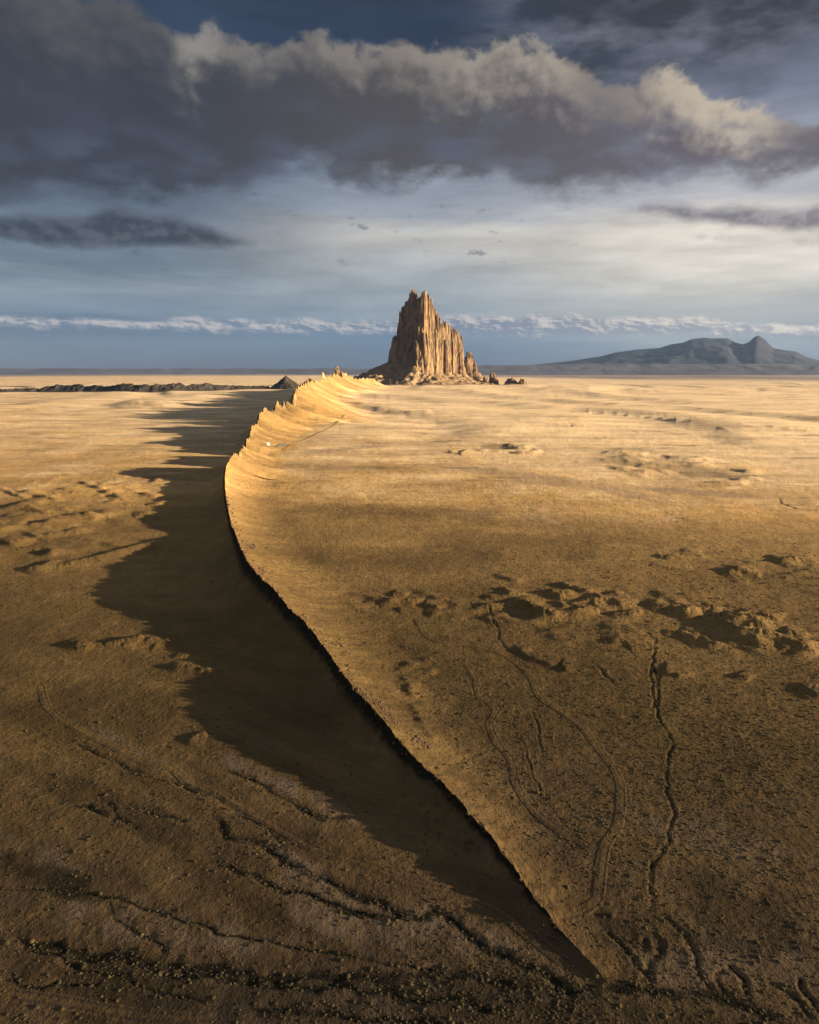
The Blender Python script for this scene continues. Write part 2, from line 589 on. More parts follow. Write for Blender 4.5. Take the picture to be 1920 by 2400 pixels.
def region(pts_min, pts_max, margin):
    """slice of the grid that covers a box of ground widened by margin"""
    x0, y0 = pts_min - margin
    x1, y1 = pts_max + margin
    cor = np.array([(x0, y0), (x0, y1), (x1, y0), (x1, y1)])
    a_ = np.arctan2(cor[:, 0], np.maximum(cor[:, 1], 1))
    r1 = np.hypot(cor[:, 0], cor[:, 1]).max()
    xx = 0 if x0 < 0 < x1 else min(abs(x0), abs(x1))
    r0 = math.hypot(xx, max(y0, 0))
    i0, i1 = np.searchsorted(R, [r0, r1])
    j0, j1 = np.searchsorted(A, [a_.min(), a_.max()])
    return slice(max(i0 - 1, 0), i1 + 1), slice(max(j0 - 1, 0), j1 + 1)


def poly_dist(P, margin):
    """for a polyline: yields nothing; returns region slices, distance, signed side (+ = right of travel), arclength fraction"""
    sl_ = region(P.min(0), P.max(0), margin)
    gx, gy = GX[sl_], GY[sl_]
    best = np.full(gx.shape, 1e9)
    sd = np.zeros(gx.shape)
    fr = np.zeros(gx.shape)
    n_ = len(P) - 1
    for i in range(n_):
        a_, b_ = P[i], P[i + 1]
        ss_ = region(np.minimum(a_, b_), np.maximum(a_, b_), margin)
        # local view inside sl_
        si = slice(max(ss_[0].start - sl_[0].start, 0), max(ss_[0].stop - sl_[0].start, 0))
        sj = slice(max(ss_[1].start - sl_[1].start, 0), max(ss_[1].stop - sl_[1].start, 0))
        x_, y_ = gx[si, sj], gy[si, sj]
        if x_.size == 0:
            continue
        d_ = b_ - a_
        L2 = max(d_ @ d_, 1e-9)
        t_ = np.clip(((x_ - a_[0]) * d_[0] + (y_ - a_[1]) * d_[1]) / L2, 0, 1)
        ex, ey = x_ - a_[0] - t_ * d_[0], y_ - a_[1] - t_ * d_[1]
        dd = np.hypot(ex, ey)
        up = dd < best[si, sj]
        best[si, sj] = np.where(up, dd, best[si, sj])
        sd[si, sj] = np.where(up, ex, sd[si, sj])          # which side in x: + = towards the sun
        fr[si, sj] = np.where(up, (i + t_) / n_, fr[si, sj])
    return sl_, best, sd, fr


# ridges, mounds and ledges of the plain: (points, height, width on the lee side, width on the sun side)
RIDGES = [
    (ZM([(250, 70), (380, 110), (530, 150)]), 1.5, 5, 14),
    (ZM([(330, 200), (385, 240), (420, 300)]), 2.4, 5, 12),
    (ZM([(430, 330), (600, 400), (690, 490), (760, 560)]), 3.6, 6, 16),
    (ZM([(690, 500), (860, 480), (1050, 470), (1250, 420), (1500, 440)]), 2.6, 6, 13),
    (ZM([(880, 170), (1060, 215), (1250, 268)]), 2.2, 4, 15),
    (ZM([(760, 250), (890, 280), (920, 330)]), 2.6, 5, 14),
    (ZM([(860, 340), (940, 380), (960, 420)]), 1.8, 4, 10),
    (ZM([(1000, 380), (1250, 340), (1480, 350), (1560, 420)]), 2.4, 6, 14),
    (ZM([(470, 780), (560, 870), (700, 930), (900, 1010)]), 1.5, 4, 14),
    (ZM([(920, 1000), (960, 1010), (990, 1060)]), 1.6, 4, 10),
    (ZN([(330, 60), (520, 80), (640, 60)]), 3.0, 8, 14),
    (ZN([(560, 150), (700, 110), (980, 90)]), 3.4, 8, 16),
    (ZN([(1090, 130), (1250, 150), (1420, 185)]), 2.6, 5, 14),
    (ZN([(860, 210), (1010, 190), (1120, 130)]), 4.0, 8, 18),
    (ZN([(1180, 180), (1210, 230), (1120, 300), (1000, 400)]), 3.3, 10, 16),
    (ZN([(1220, 310), (1240, 350), (1180, 410)]), 3.4, 8, 12),
    (ZN([(1310, 320), (1360, 350), (1500, 400), (1720, 470)]), 3.6, 9, 14),
    (ZN([(1420, 310), (1560, 340), (1725, 420)]), 3.2, 8, 14),
    (ZN([(620, 330), (760, 330), (830, 370), (920, 410)]), 3.0, 10, 18),
    (ZN([(450, 600), (560, 620), (620, 650)]), 1.8, 4, 14),
    (ZN([(1560, 690), (1640, 750), (1760, 830)]), 2.2, 8, 18),
    (ZN([(1060, 620), (1180, 660)]), 1.6, 5, 12),
    (Z2([(1310, 620), (1380, 610), (1480, 625)]), 1.8, 5, 16),
    (Z2([(1530, 570), (1620, 560), (1720, 575)]), 1.8, 5, 16),
    (Z1([(700, 1005), (780, 1015), (860, 1030), (930, 1030)]), 2.8, 5, 7),
    (Z1([(270, 905), (340, 925), (470, 920), (560, 900), (660, 880)]), 3.0, 6, 8),
    (Z1([(240, 600), (330, 570), (450, 540), (560, 510), (680, 480), (780, 462)]), 3.0, 9, 18),
    (Z1([(100, 610), (180, 590), (235, 560)]), 3.0, 9, 16),
    (Z1([(90, 515), (190, 520), (230, 545)]), 3.4, 9, 16),
    (Z1([(60, 340), (130, 345), (190, 370), (240, 365)]), 3.0, 7, 12),
    (Z1([(350, 380), (420, 375), (460, 368)]), 2.6, 6, 12),
    (Z1([(560, 372), (640, 365), (660, 372)]), 2.4, 6, 12),
    (Z1([(180, 458), (260, 445), (340, 425)]), 2.4, 6, 12),
    (Z1([(340, 240), (440, 232), (520, 222)]), 2.0, 6, 14),
    (Z1([(730, 965), (800, 970)]), 1.2, 4, 8),
    (Z3([(780, 440), (830, 405), (875, 400)]), 1.4, 4, 6),
    (Z2([(140, 100), (210, 110), (250, 95)]), 3.0, 8, 30),
    ([(850, 1424), (862, 1450), (870, 1482)], 1.5, 3, 6),
    ([(866, 1492), (880, 1520), (896, 1546)], 1.3, 3, 6),
    ([(884, 1540), (902, 1560), (914, 1580)], 0.9, 2.5, 5),
    # ledges far out on the right-hand plain
    ([(1200, 866), (1260, 866), (1330, 873), (1400, 881), (1480, 889)], 4.6, 14, 60),
    ([(1500, 894), (1600, 899), (1700, 909), (1760, 915)], 4.0, 14, 60),
    ([(1060, 832), (1140, 834), (1240, 834), (1330, 836)], 4.0, 18, 90),
    ([(1580, 798), (1640, 804), (1700, 812)], 6.0, 30, 120),
]
rr = np.random.RandomState(19)
for cxr, cyr, hxr, hyr, n_ in [(1180, 1275, 170, 45, 6), (1480, 1320, 190, 45, 11), (180, 1070, 200, 45, 14), (120, 1170, 120, 40, 8), (1560, 1190, 170, 35, 6), (860, 1265, 80, 25, 6), (250, 1350, 90, 15, 4)]:
    for _ in range(n_):
        a_, b_ = cxr + rr.uniform(-1, 1) * hxr, cyr + rr.uniform(-1, 1) * hyr
        ln = rr.uniform(18, 60)
        sl_ = rr.uniform(-0.25, 0.45)
        RIDGES.append(([(a_ - ln, b_ - ln * sl_), (a_ + rr.uniform(-6, 6), b_ + rr.uniform(-3, 3)), (a_ + ln, b_ + ln * sl_)], rr.uniform(0.9, 2.0), rr.uniform(3.5, 6), rr.uniform(7, 14)))
for _ in range(34):
    a_, b_ = rr.uniform(760, 1760), rr.uniform(815, 930)
    ln = rr.uniform(30, 110)
    RIDGES.append(([(a_ - ln, b_ - ln * 0.02), (a_, b_ + rr.uniform(-2, 2)), (a_ + ln, b_ + ln * rr.uniform(0, 0.08))], rr.uniform(1.0, 2.4), rr.uniform(9, 11.5), rr.uniform(30, 60)))
for pts, h_, wl, wr in RIDGES:
    P = gpoly(pts, 7)
    sl_, d_, sd, fr = poly_dist(P, max(wl, wr) * 1.1)
    end = np.minimum(sstep(fr, 0, 0.2), sstep(fr, 1, 0.8))
    lz = wl * (1.2 if wl < 12 else 4.5)
    jag = 0.78 + 0.30 * fbm(GX[sl_] / lz, GY[sl_] / lz, 3, 61) - 0.5 * np.maximum(0, 0.35 - np.abs(fbm(GX[sl_] / (lz * 0.5), GY[sl_] / (lz * 0.5), 3, 63)) * 2) * (wl < 12)
    ww = np.where(sd > 0, wr, wl) * (0.9 + 0.25 * fbm(GX[sl_] / 6, GY[sl_] / 6, 3, 62))
    t_ = np.clip(1 - d_ / ww, 0, 1)
    GZ[sl_] += 0.74 * h_ * jag * (t_ ** 1.4) * (0.35 + 0.65 * end) * sstep(end, 0.0, 0.06)

# hummocky patches: (centre px, half width px, half height px, bump height, size)
for (px, py), hx, hy, bh, bs in [((1065, 944), 70, 14, 2.4, 22), ((1420, 980), 150, 32, 2.2, 24), ((1340, 955), 80, 10, 2.0, 26), ((180, 1040), 280, 55, 1.3, 16),
                                 ((90, 1110), 130, 60, 1.5, 20), ((1330, 1290), 330, 60, 0.6, 9), ((1640, 1345), 130, 40, 1.2, 11), ((300, 852), 90, 7, 2.5, 40),
                                 ((860, 865), 120, 10, 1.2, 30), ((1560, 1190), 160, 40, 0.7, 12), ((900, 1270), 180, 30, 0.7, 9), ((880, 1425), 50, 60, 0.5, 5)]:
    c0, c1 = G(px, py), G(px, py - hy)
    rx = abs(G(px + hx, py)[0] - c0[0])
    ry = max(abs(c1[1] - c0[1]), 5)
    sl_ = region(np.array([c0[0] - rx, c0[1] - ry]), np.array([c0[0] + rx, c0[1] + ry]), max(rx, ry) * 0.3)
    x_, y_ = GX[sl_], GY[sl_]
    e_ = np.clip(1.15 - ((x_ - c0[0]) / rx) ** 2 - ((y_ - c0[1]) / ry) ** 2, 0, 1)
    n_ = fbm(x_ / (bs * 1.3), y_ / bs, 4, 71, 0.38)
    GZ[sl_] += bh * sstep(e_, 0, 0.6) * np.maximum(n_ + 0.02, 0) * 2.0

# gullies and washes: (points, half width m, depth m, dark strip m)
GULLIES = [
    (Z3([(890, 700), (930, 790), (960, 830), (1060, 850), (1150, 885), (1200, 940), (1300, 985), (1400, 1030), (1500, 1065)]) + Z5([(1640, 410), (1725, 442)]) +
     Z6([(100, 435), (200, 470), (300, 555), (420, 625), (560, 690), (700, 728)]), 1.0, 0.9, 2.2),
    (Z3([(700, 590), (820, 632), (960, 690), (1030, 750), (1120, 790), (1175, 850), (1150, 885)]), 0.8, 0.8, 1.5),
    (Z5([(880, 200), (940, 230), (1060, 270), (1150, 325), (1200, 340), (1330, 355), (1450, 410), (1580, 435), (1700, 445)]), 0.8, 0.7, 1.8),
    (Z5([(0, 322), (250, 330), (450, 365), (640, 415), (880, 490), (1150, 560), (1450, 605), (1725, 640)]) + Z6([(140, 668), (300, 690)]), 0.6, 0.45, 0.8),
    (Z5([(460, 370), (500, 440), (620, 530), (720, 590)]), 1.3, 0.7, 0.9),
    (Z5([(0, 480), (100, 540), (200, 560), (350, 600), (480, 610), (600, 640), (760, 650), (900, 655), (1060, 700), (1300, 690), (1500, 695), (1725, 690)]) +
     Z6([(150, 690), (300, 690), (450, 720), (600, 745), (800, 740), (1000, 742), (1150, 762), (1350, 805), (1500, 855), (1620, 895)]), 1.3, 0.9, 2.6),
    (Z5([(480, 620), (700, 690), (900, 690), (1000, 720), (1200, 740), (1450, 740), (1725, 780)]) + Z6([(200, 800), (420, 850)]), 0.8, 0.6, 1.6),
    (Z5([(1000, 830), (1280, 850), (1450, 855), (1600, 865), (1725, 880)]) + Z6([(150, 890)]), 0.8, 0.6, 1.6),
    (Z5([(0, 700), (150, 740), (260, 715), (420, 740)]), 0.7, 0.5, 1.0),
    (Z5([(100, 560), (300, 640), (520, 700), (700, 760), (900, 800)]), 0.6, 0.5, 1.2),
    (Z6([(1010, 725), (1010, 650), (1050, 600), (1045, 530)]), 0.8, 0.8, 1.2),
    (Z6([(1004, 692), (940, 640), (970, 590), (1000, 540)]), 0.6, 0.7, 0.9),
    (Z6([(1003, 690), (930, 620), (880, 550), (830, 500)]), 0.5, 0.5, 0.9),
    (Z6([(1280, 765), (1220, 680), (1200, 600), (1150, 510), (1080, 450)]), 0.6, 0.5, 0.8),
    (Z6([(1430, 800), (1410, 720), (1400, 690), (1340, 640)]), 0.6, 0.6, 0.7),
    (Z6([(1690, 880), (1640, 800), (1570, 750), (1500, 700)]), 0.6, 0.6, 0.7),
    (Z6([(1725, 860), (1680, 800), (1640, 740), (1660, 690)]), 0.5, 0.5, 0.7),
    (Z6([(1340, 785), (1300, 710), (1330, 670)]), 0.4, 0.45, 0.5),
    (ZN([(330, 250), (400, 350), (385, 480), (375, 540), (410, 600), (430, 700), (400, 880)]) +
     Z4([(1020, 110), (1050, 200), (1040, 320), (1090, 400), (1095, 500), (1080, 600), (1110, 760), (1080, 880), (1020, 960), (1020, 1060)]) + Z6([(1015, 330), (1022, 410)]), 0.45, 0.5, 0.7),
    (Z4([(520, 290), (550, 400), (560, 470)]), 0.35, 0.3, 0.6),
    (Z4([(430, 330), (480, 430), (510, 540), (560, 660)]), 0.3, 0.25, 0.45),
    (Z3([(310, 430), (440, 490), (560, 550), (700, 600)]), 0.7, 0.6, 0.9),
    (Z3([(950, 545), (1100, 610), (1300, 720), (1450, 760)]), 0.9, 0.4, 1.6),
    (Z3([(300, 690), (400, 710), (490, 750), (600, 790)]), 0.7, 0.7, 1.4),
    (Z3([(450, 680), (490, 750)]), 0.6, 0.7, 1.1),
    (Z3([(590, 715), (680, 740), (780, 770)]), 0.6, 0.5, 1.0),
    (ZM([(190, 380), (230, 500), (290, 620), (310, 740), (430, 850)]), 0.5, 0.5, 0.6),
    (ZM([(0, 330), (60, 460), (0, 520)]), 0.5, 0.5, 0.6),
    (Z2([(1560, 300), (1570, 320), (1640, 345), (1725, 352)]), 1.0, 0.8, 1.2),
    (Z2([(780, 1000), (860, 1078)]), 0.8, 0.5, 1.0),
]
GPOLYS = []
for k_, (pts, hw, dep, dk) in enumerate(GULLIES):
    P = gpoly(pts, 9)
    sl0 = np.cumsum(np.r_[0, np.hypot(*np.diff(P, axis=0).T)])
    nn = np.stack([fbm(sl0 / 4.0, np.full_like(sl0, k_ * 3.1), 3, 81), fbm(sl0 / 4.0, np.full_like(sl0, k_ * 5.7 + 40), 3, 83)], 1)
    P = P + nn * 1.1 * np.minimum(1, sl0 / 3)[:, None]
    GPOLYS.append((P, dk))
    sl_, d_, sd, fr = poly_dist(P, max(hw * 2.5, dk * 2.2) + 1)
    wig = 1 + 0.6 * fbm(GX[sl_] / 2.5, GY[sl_] / 2.5, 2, 85)
    fade = sstep(fr, 0.0, 0.08) * sstep(fr, 1.0, 0.95)
    t_ = np.clip(d_ / (hw * 1.5 * wig), 0, 1)
    GZ[sl_] -= 0.42 * dep * fade * np.clip(0.8 + 0.8 * fbm(GX[sl_] / 5, GY[sl_] / 5, 3, 87), 0.15, 1.3) * (1 - t_ * t_ * (3 - 2 * t_))
    GZ[sl_] += 0.05 * fade * np.exp(-((d_ - hw * 2.0) / (hw * 0.7)) ** 2)
    DK[sl_] = np.maximum(DK[sl_], fade * 1.5 * np.clip((0.95 if k_ < 10 else 0.75) + 0.8 * fbm(GX[sl_] / 5, GY[sl_] / 5, 3, 87), 0.25, 1.0) * np.exp(-(d_ / (0.38 * dk * wig)) ** 2))  # dark brush colour, deepened to paint the relief shade of the gully

# paler bare washes: (centre px, half width, half height, tilt, strength)
for (px, py), hx, hy, sl2, st in [((300, 1590), 150, 26, 0.45, 1.0), ((560, 1640), 130, 24, 0.5, 1.0), ((700, 1700), 60, 20, 0.5, 0.6), ((100, 1800), 150, 40, 0.35, 0.9), ((330, 1960), 330, 60, 0.12, 0.8),
                                  ((720, 1930), 160, 70, 0.4, 0.7), ((640, 1830), 80, 30, 0.6, 1.0), ((960, 1960), 130, 60, 0.5, 0.8), ((1420, 2040), 120, 50, 0.2, 0.5), ((1560, 2020), 180, 60, 0.1, 0.5),
                                  ((1500, 1760), 220, 50, 0.3, 0.45), ((20, 1610), 60, 40, 0, 0.8), ((1150, 1010), 250, 12, 0.16, 0.7), ((1430, 1034), 260, 8, 0.08, 0.9),
                                  ((1000, 990), 160, 6, 0.15, 0.8), ((720, 945), 120, 5, -0.1, 0.9), ((740, 1300), 60, 14, -0.5, 0.8), ((1300, 1255), 60, 6, 0, 0.5)]:
    c0 = G(px, py)
    pyg = None
    d1 = (hx + 5) * 1.5
    a0, a1 = G(px - d1, py), G(px + d1, py)
    yy0, yy1 = G(px, py + (hy + abs(sl2) * hx) * 1.5)[1], G(px, max(py - (hy + abs(sl2) * hx) * 1.5, 800))[1]
    sl_ = region(np.array([a0[0], yy0]), np.array([a1[0], yy1]), 5)
    x_, y_ = GX[sl_], np.maximum(GY[sl_], 5)
    # back to picture units so that the patch keeps the outline seen from the air
    zc = y_ * math.cos(PITCH) + CAM_H * math.sin(PITCH)
    ux = FP * x_ / zc + CX
    uy = CY - FP * (y_ * math.sin(PITCH) - CAM_H * math.cos(PITCH)) / zc
    e_ = 1 - ((ux - px) / hx) ** 2 - ((uy - py - sl2 * (ux - px)) / hy) ** 2
    n_ = fbm(x_ / (c0[1] * 0.06), y_ / (c0[1] * 0.1), 4, 91)
    PL[sl_] = np.maximum(PL[sl_], st * sstep(e_ + n_ * 1.3, 0.0, 0.9))
# darker patches: scrub, and hummock shadows painted on the far plain
for (px, py), hx, hy, sl2, st in [((60, 1835), 150, 34, 0.3, 0.8), ((1065, 944), 60, 9, 0.1, 0.5), ((1420, 984), 150, 18, 0.12, 0.42), ((1340, 950), 70, 6, 0.05, 0.4), ((300, 855), 90, 5, 0.0, 0.4), ((300, 2090), 420, 70, 0.12, 0.55), ((1100, 2110), 500, 40, 0.12, 0.5), ((1560, 1900), 220, 70, 0.2, 0.5), ((200, 1680), 260, 30, 0.4, 0.5),
                                  ((1300, 1960), 130, 30, 0.3, 0.5), ((1620, 1990), 200, 26, 0.1, 0.6), ((480, 1800), 240, 30, 0.35, 0.45), ((40, 1500), 60, 30, 0.2, 0.5), ((850, 1080), 300, 20, 0.05, 0.35),
                                  ((1060, 1150), 240, 40, 0.0, 0.35), ((200, 1500), 200, 60, 0, 0.3)]:
    c0 = G(px, py)
    d1 = hx * 1.5
    a0, a1 = G(px - d1, py), G(px + d1, py)
    yy0, yy1 = G(px, min(py + (hy + abs(sl2) * hx) * 1.5, 2230))[1], G(px, max(py - (hy + abs(sl2) * hx) * 1.5, 800))[1]
    sl_ = region(np.array([a0[0], yy0]), np.array([a1[0], yy1]), 5)
    x_, y_ = GX[sl_], np.maximum(GY[sl_], 5)
    zc = y_ * math.cos(PITCH) + CAM_H * math.sin(PITCH)
    ux = FP * x_ / zc + CX
    uy = CY - FP * (y_ * math.sin(PITCH) - CAM_H * math.cos(PITCH)) / zc
    e_ = 1 - ((ux - px) / hx) ** 2 - ((uy - py - sl2 * (ux - px)) / hy) ** 2
    n_ = fbm(x_ / (c0[1] * 0.05), y_ / (c0[1] * 0.08), 4, 95)
    DK[sl_] = np.maximum(DK[sl_], st * sstep(e_ + n_ * 1.5, -0.1, 1.0))


def tone_at(x, y):  # soil and grass tones, with part of the foreground shade painted in
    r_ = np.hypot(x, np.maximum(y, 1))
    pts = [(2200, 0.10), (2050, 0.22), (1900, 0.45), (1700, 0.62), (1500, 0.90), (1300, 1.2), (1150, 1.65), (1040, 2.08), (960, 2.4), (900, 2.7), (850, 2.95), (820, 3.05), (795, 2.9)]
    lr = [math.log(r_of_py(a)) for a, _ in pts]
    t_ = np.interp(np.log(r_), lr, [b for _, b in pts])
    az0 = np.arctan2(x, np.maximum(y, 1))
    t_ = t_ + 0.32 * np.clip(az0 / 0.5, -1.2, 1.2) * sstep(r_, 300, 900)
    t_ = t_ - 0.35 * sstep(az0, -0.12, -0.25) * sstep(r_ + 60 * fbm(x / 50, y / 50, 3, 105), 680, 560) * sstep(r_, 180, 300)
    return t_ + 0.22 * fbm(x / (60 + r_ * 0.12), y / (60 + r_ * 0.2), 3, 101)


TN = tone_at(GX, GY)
az_ = AA
FAR_SHADE = sstep(RR, 9500 - 3500 * np.clip(az_ / 0.3, -0.2, 1), 12500 - 3800 * np.clip(az_ / 0.3, -0.2, 1)) * (0.75 + 0.25 * fbm(GX / 900, GY / 1500, 3, 111))  # mask of the painted cloud shade on the distant plain


def gz(x, y):
    """ground height at any point, from the grid"""
    x, y = np.asarray(x, float), np.asarray(y, float)
    r_ = np.clip(np.hypot(x, y), R[0], R[-1] - 1)
    a_ = np.clip(np.arctan2(x, y), A[0], A[-1] - 1e-6)
    i = np.clip(np.searchsorted(R, r_) - 1, 0, nR - 2)
    j = np.clip(np.searchsorted(A, a_) - 1, 0, nA - 2)
    u = (r_ - R[i]) / (R[i + 1] - R[i])
    v = (a_ - A[j]) / (A[j + 1] - A[j])
    return (GZ[i, j] * (1 - u) + GZ[i + 1, j] * u) * (1 - v) + (GZ[i, j + 1] * (1 - u) + GZ[i + 1, j + 1] * u) * v


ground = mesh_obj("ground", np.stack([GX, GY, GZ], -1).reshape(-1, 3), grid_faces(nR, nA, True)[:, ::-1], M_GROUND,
                  attrs={"tone": TN, "dark": DK, "pale": PL, "far": FAR_SHADE, "streak": np.zeros_like(TN)})
kind(ground, "structure")

# ------------------------------------------------------------------ the long dike: a rock wall on a bank of talus
CREST = [(1277, 2065, 0.3), (1222, 2002, 0.9), (1172, 1946, 1.5), (1122, 1884, 2.1), (1062, 1797, 3.1), (1002, 1727, 4.0), (930, 1646, 5.1), (864, 1586, 6.5), (800, 1510, 8.0), (740, 1440, 8.8), (690, 1370, 8.2),
         (640, 1310, 9.6), (590, 1255, 11.4), (545, 1210, 13.0), (515, 1170, 11.5), (495, 1120, 9.5), (480, 1070, 8.8), (474, 1020, 9.5), (476, 985, 12.5), (490, 963, 18), (510, 947, 13), (525, 920, 16),
         (540, 892, 21), (556, 871, 28), (580, 857, 33), (604, 842, 43), (632, 824, 54)]
CR = [G(a, b, h) for a, b, h in CREST]
CR += [At(660, 808, 2330), At(690, 798, 2640), At(711, 790, 2860), At(745, 797, 3080), At(790, 800, 3330)]
CR = catmull(np.array(CR), 60)
seg = np.r_[0, np.cumsum(np.linalg.norm(np.diff(CR[:, :2], axis=0), axis=1))]
# resample, finer near the camera
st = [0.0]
while st[-1] < seg[-1]:
    p_ = np.array([np.interp(st[-1], seg, CR[:, k]) for k in range(2)])
    st.append(st[-1] + max(0.45, np.hypot(*p_) * 0.00135))
st = np.array(st[:-1])
C3 = np.stack([np.interp(st, seg, CR[:, k]) for k in range(3)], 1)
# smooth the line a little in plan
for _ in range(3):
    C3[1:-1] = 0.25 * C3[:-2] + 0.5 * C3[1:-1] + 0.25 * C3[2:]
tg = np.gradient(C3[:, :2], axis=0)
tg /= np.linalg.norm(tg, axis=1)[:, None]
nrm = np.stack([tg[:, 1], -tg[:, 0]], 1)                # to the right: towards the sun
gcr = gz(C3[:, 0], C3[:, 1])
HB = np.maximum(C3[:, 2] - gcr, 0.15)
far_s = sstep(np.hypot(C3[:, 0], C3[:, 1]), 420, 900)
# crest line: toothed, more so far out
jag = fbm(st / 26, st * 0, 4, 121) * (0.05 + 0.20 * far_s) * HB + fbm(st / 3.0, st * 0 + 5, 3, 123) * (0.48 + 0.1 * far_s) + np.maximum(fbm(st / 7.5, st * 0 + 13, 3, 125), -0.15) * 0.22 * far_s * HB
spike = np.maximum(fbm(st / 30, st * 0 + 9, 4, 127) - 0.10, 0) * 0.55 * far_s * HB
cvz = C3[:, 1] * math.cos(PITCH) - (C3[:, 2] - CAM_H) * math.sin(PITCH)
cvx = FP * C3[:, 0] / cvz + CX
cvy = CY - FP * (C3[:, 1] * math.sin(PITCH) + (C3[:, 2] - CAM_H) * math.cos(PITCH)) / cvz
notch = np.ones_like(st)                          # gaps and high points along the crest
for px, py, f_, wid in [(491, 962, 1.15, 16), (501, 955, 0.14, 13), (508, 948, 1.1, 12), (516, 937, 0.18, 13), (556, 870, 1.25, 26), (570, 862, 0.42, 20), (586, 853, 1.12, 22), (595, 847, 0.5, 18), (476, 1000, 0.8, 30),
                        (612, 836, 0.5, 24), (630, 825, 1.1, 30), (646, 815, 0.6, 34), (660, 806, 0.7, 30), (680, 800, 1.1, 25), (540, 892, 0.8, 16), (548, 880, 1.15, 14), (479, 1075, 1.12, 14), (487, 1100, 0.72, 12), (640, 1308, 1.06, 10), (612, 1278, 0.9, 8)]:
    k0 = int(np.argmin((cvx - px) ** 2 + (cvy - py) ** 2))
    notch *= 1 + (f_ - 1) * np.exp(-((st - st[k0]) / wid) ** 2)
HC = np.maximum(HB * notch + jag, 0.1)
WR, WL = 3.3 * HB + 5, 1.45 * HB + 2.2
tr = np.linspace(0, 1, 74) ** 1.7
tl = (np.linspace(0, 1, 34) ** 1.4)[1:][::-1]
tt = np.concatenate([-tl, tr])
T_, S_ = np.meshgrid(tt, st)
right = T_ >= 0
Wd = np.where(right, WR[:, None], WL[:, None])
Dm = np.abs(T_) * Wd
sg = np.sign(T_)
DX = C3[:, 0][:, None] + nrm[:, 0][:, None] * Dm * sg
DY = C3[:, 1][:, None] + nrm[:, 1][:, None] * Dm * sg
base_z = gz(DX, DY)
at = np.abs(T_)
prof = np.where(right, (1 - at) ** 2.2, (1 - at) ** 2.0)
# rills sweeping down the sunny flank
lam = (3.5 + 15 * far_s)[:, None]
uu = S_ / lam - at * 2.2
rill = fbm(uu, at * 1.1, 4, 131)
rid = 1 - np.abs(fbm(uu * 0.6 + 7, at * 0.9, 3, 133)) * 2
env = sstep(at, 0.0, 0.12) * (1 - at) ** 0.7
relief = (rill * 0.13 + rid * 0.10 - 0.07) * (HB[:, None] ** 0.9) * (0.3 + 0.7 * far_s[:, None]) * env * np.where(right, 1, 0.7)
wall_w = (0.7 + 1.5 * far_s)[:, None]
wall = spike[:, None] * np.exp(-(Dm / wall_w) ** 4)
small = fbm(DX / 2.4, DY / 2.4, 3, 137) * (0.14 + 0.2 * far_s[:, None]) * sstep(at, 0, 0.05) * (1 - at * 0.6) + (fbm(DX / 0.9, DY / 0.9, 3, 141) * 0.5 + fbm(DX / 3.5, DY / 3.5, 2, 143) * 0.55) * np.exp(-(Dm / 1.8) ** 2) * sstep(HB, 0.3, 3)[:, None]
DZ = base_z + HC[:, None] * prof + relief + wall + small - 0.25 * sstep(at, 0.9, 1.0)
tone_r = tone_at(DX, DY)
tone_r = tone_r + (1 - at) ** 0.8 * np.where(right, 0.30 - 1.60 * far_s[:, None], -0.05)  # paints the sunlit strip beside the crest lighter, the far flank darker
strk = np.clip((rill * 1.0 + fbm(uu * 2.7 + 3, at * 1.5, 3, 139) * 0.6), -1, 1) * sstep(at, 0, 0.1) * sstep(at, 1.0, 0.7) * np.where(right, 1, 0.5) * (0.35 + 0.65 * far_s[:, None])
dike = empty("rock_dike", tuple(C3[0] + np.array([0, 0, -0.5])), "long thin rock dike winding from the foreground to the foot of the tall rock peak", "rock ridge")
root0 = C3[0] + np.array([0, 0, -0.5])


def child_mesh(name, verts, faces, mat, parent, origin, **kw):
    return mesh_obj(name, np.asarray(verts) - np.asarray(origin), faces, mat, parent, **kw)


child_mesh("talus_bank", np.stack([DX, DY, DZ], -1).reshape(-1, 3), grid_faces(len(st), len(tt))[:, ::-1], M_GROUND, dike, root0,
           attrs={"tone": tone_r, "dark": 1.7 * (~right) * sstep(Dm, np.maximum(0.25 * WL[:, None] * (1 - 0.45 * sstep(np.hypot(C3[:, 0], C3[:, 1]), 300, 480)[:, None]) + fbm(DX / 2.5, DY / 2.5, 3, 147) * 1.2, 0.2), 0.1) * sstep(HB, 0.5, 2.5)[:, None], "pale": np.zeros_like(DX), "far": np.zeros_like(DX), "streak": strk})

C_SUB = slice(None, None, 6)
c_xy, c_n, c_h, c_wr, c_wl = C3[C_SUB, :2], nrm[C_SUB], HC[C_SUB], WR[C_SUB], WL[C_SUB]


def surf(x, y):
    """height of ground or dike bank; second value is the fraction across the bank (>=1 off it)"""
    x, y = np.asarray(x, float), np.asarray(y, float)
    z_ = gz(x, y)
    fr = np.full(x.shape, 9.0)
    for i0 in range(0, len(x), 4000):
        xs, ys_ = x[i0:i0 + 4000], y[i0:i0 + 4000]
        k = np.argmin((xs[:, None] - c_xy[:, 0]) ** 2 + (ys_[:, None] - c_xy[:, 1]) ** 2, 1)
        d_ = (xs - c_xy[k, 0]) * c_n[k, 0] + (ys_ - c_xy[k, 1]) * c_n[k, 1]
        ee = np.hypot(xs - c_xy[k, 0], ys_ - c_xy[k, 1])
        f_ = np.where(d_ > 0, ee / c_wr[k], ee / c_wl[k])
        on = f_ < 1
        pr = np.where(d_ > 0, (1 - np.minimum(f_, 1)) ** 2.2, (1 - np.minimum(f_, 1)) ** 1.4)
        z_[i0:i0 + 4000] += np.where(on, c_h[k] * pr, 0)
        fr[i0:i0 + 4000] = f_ * np.where(d_ > 0, 1, -1)
    return z_, fr


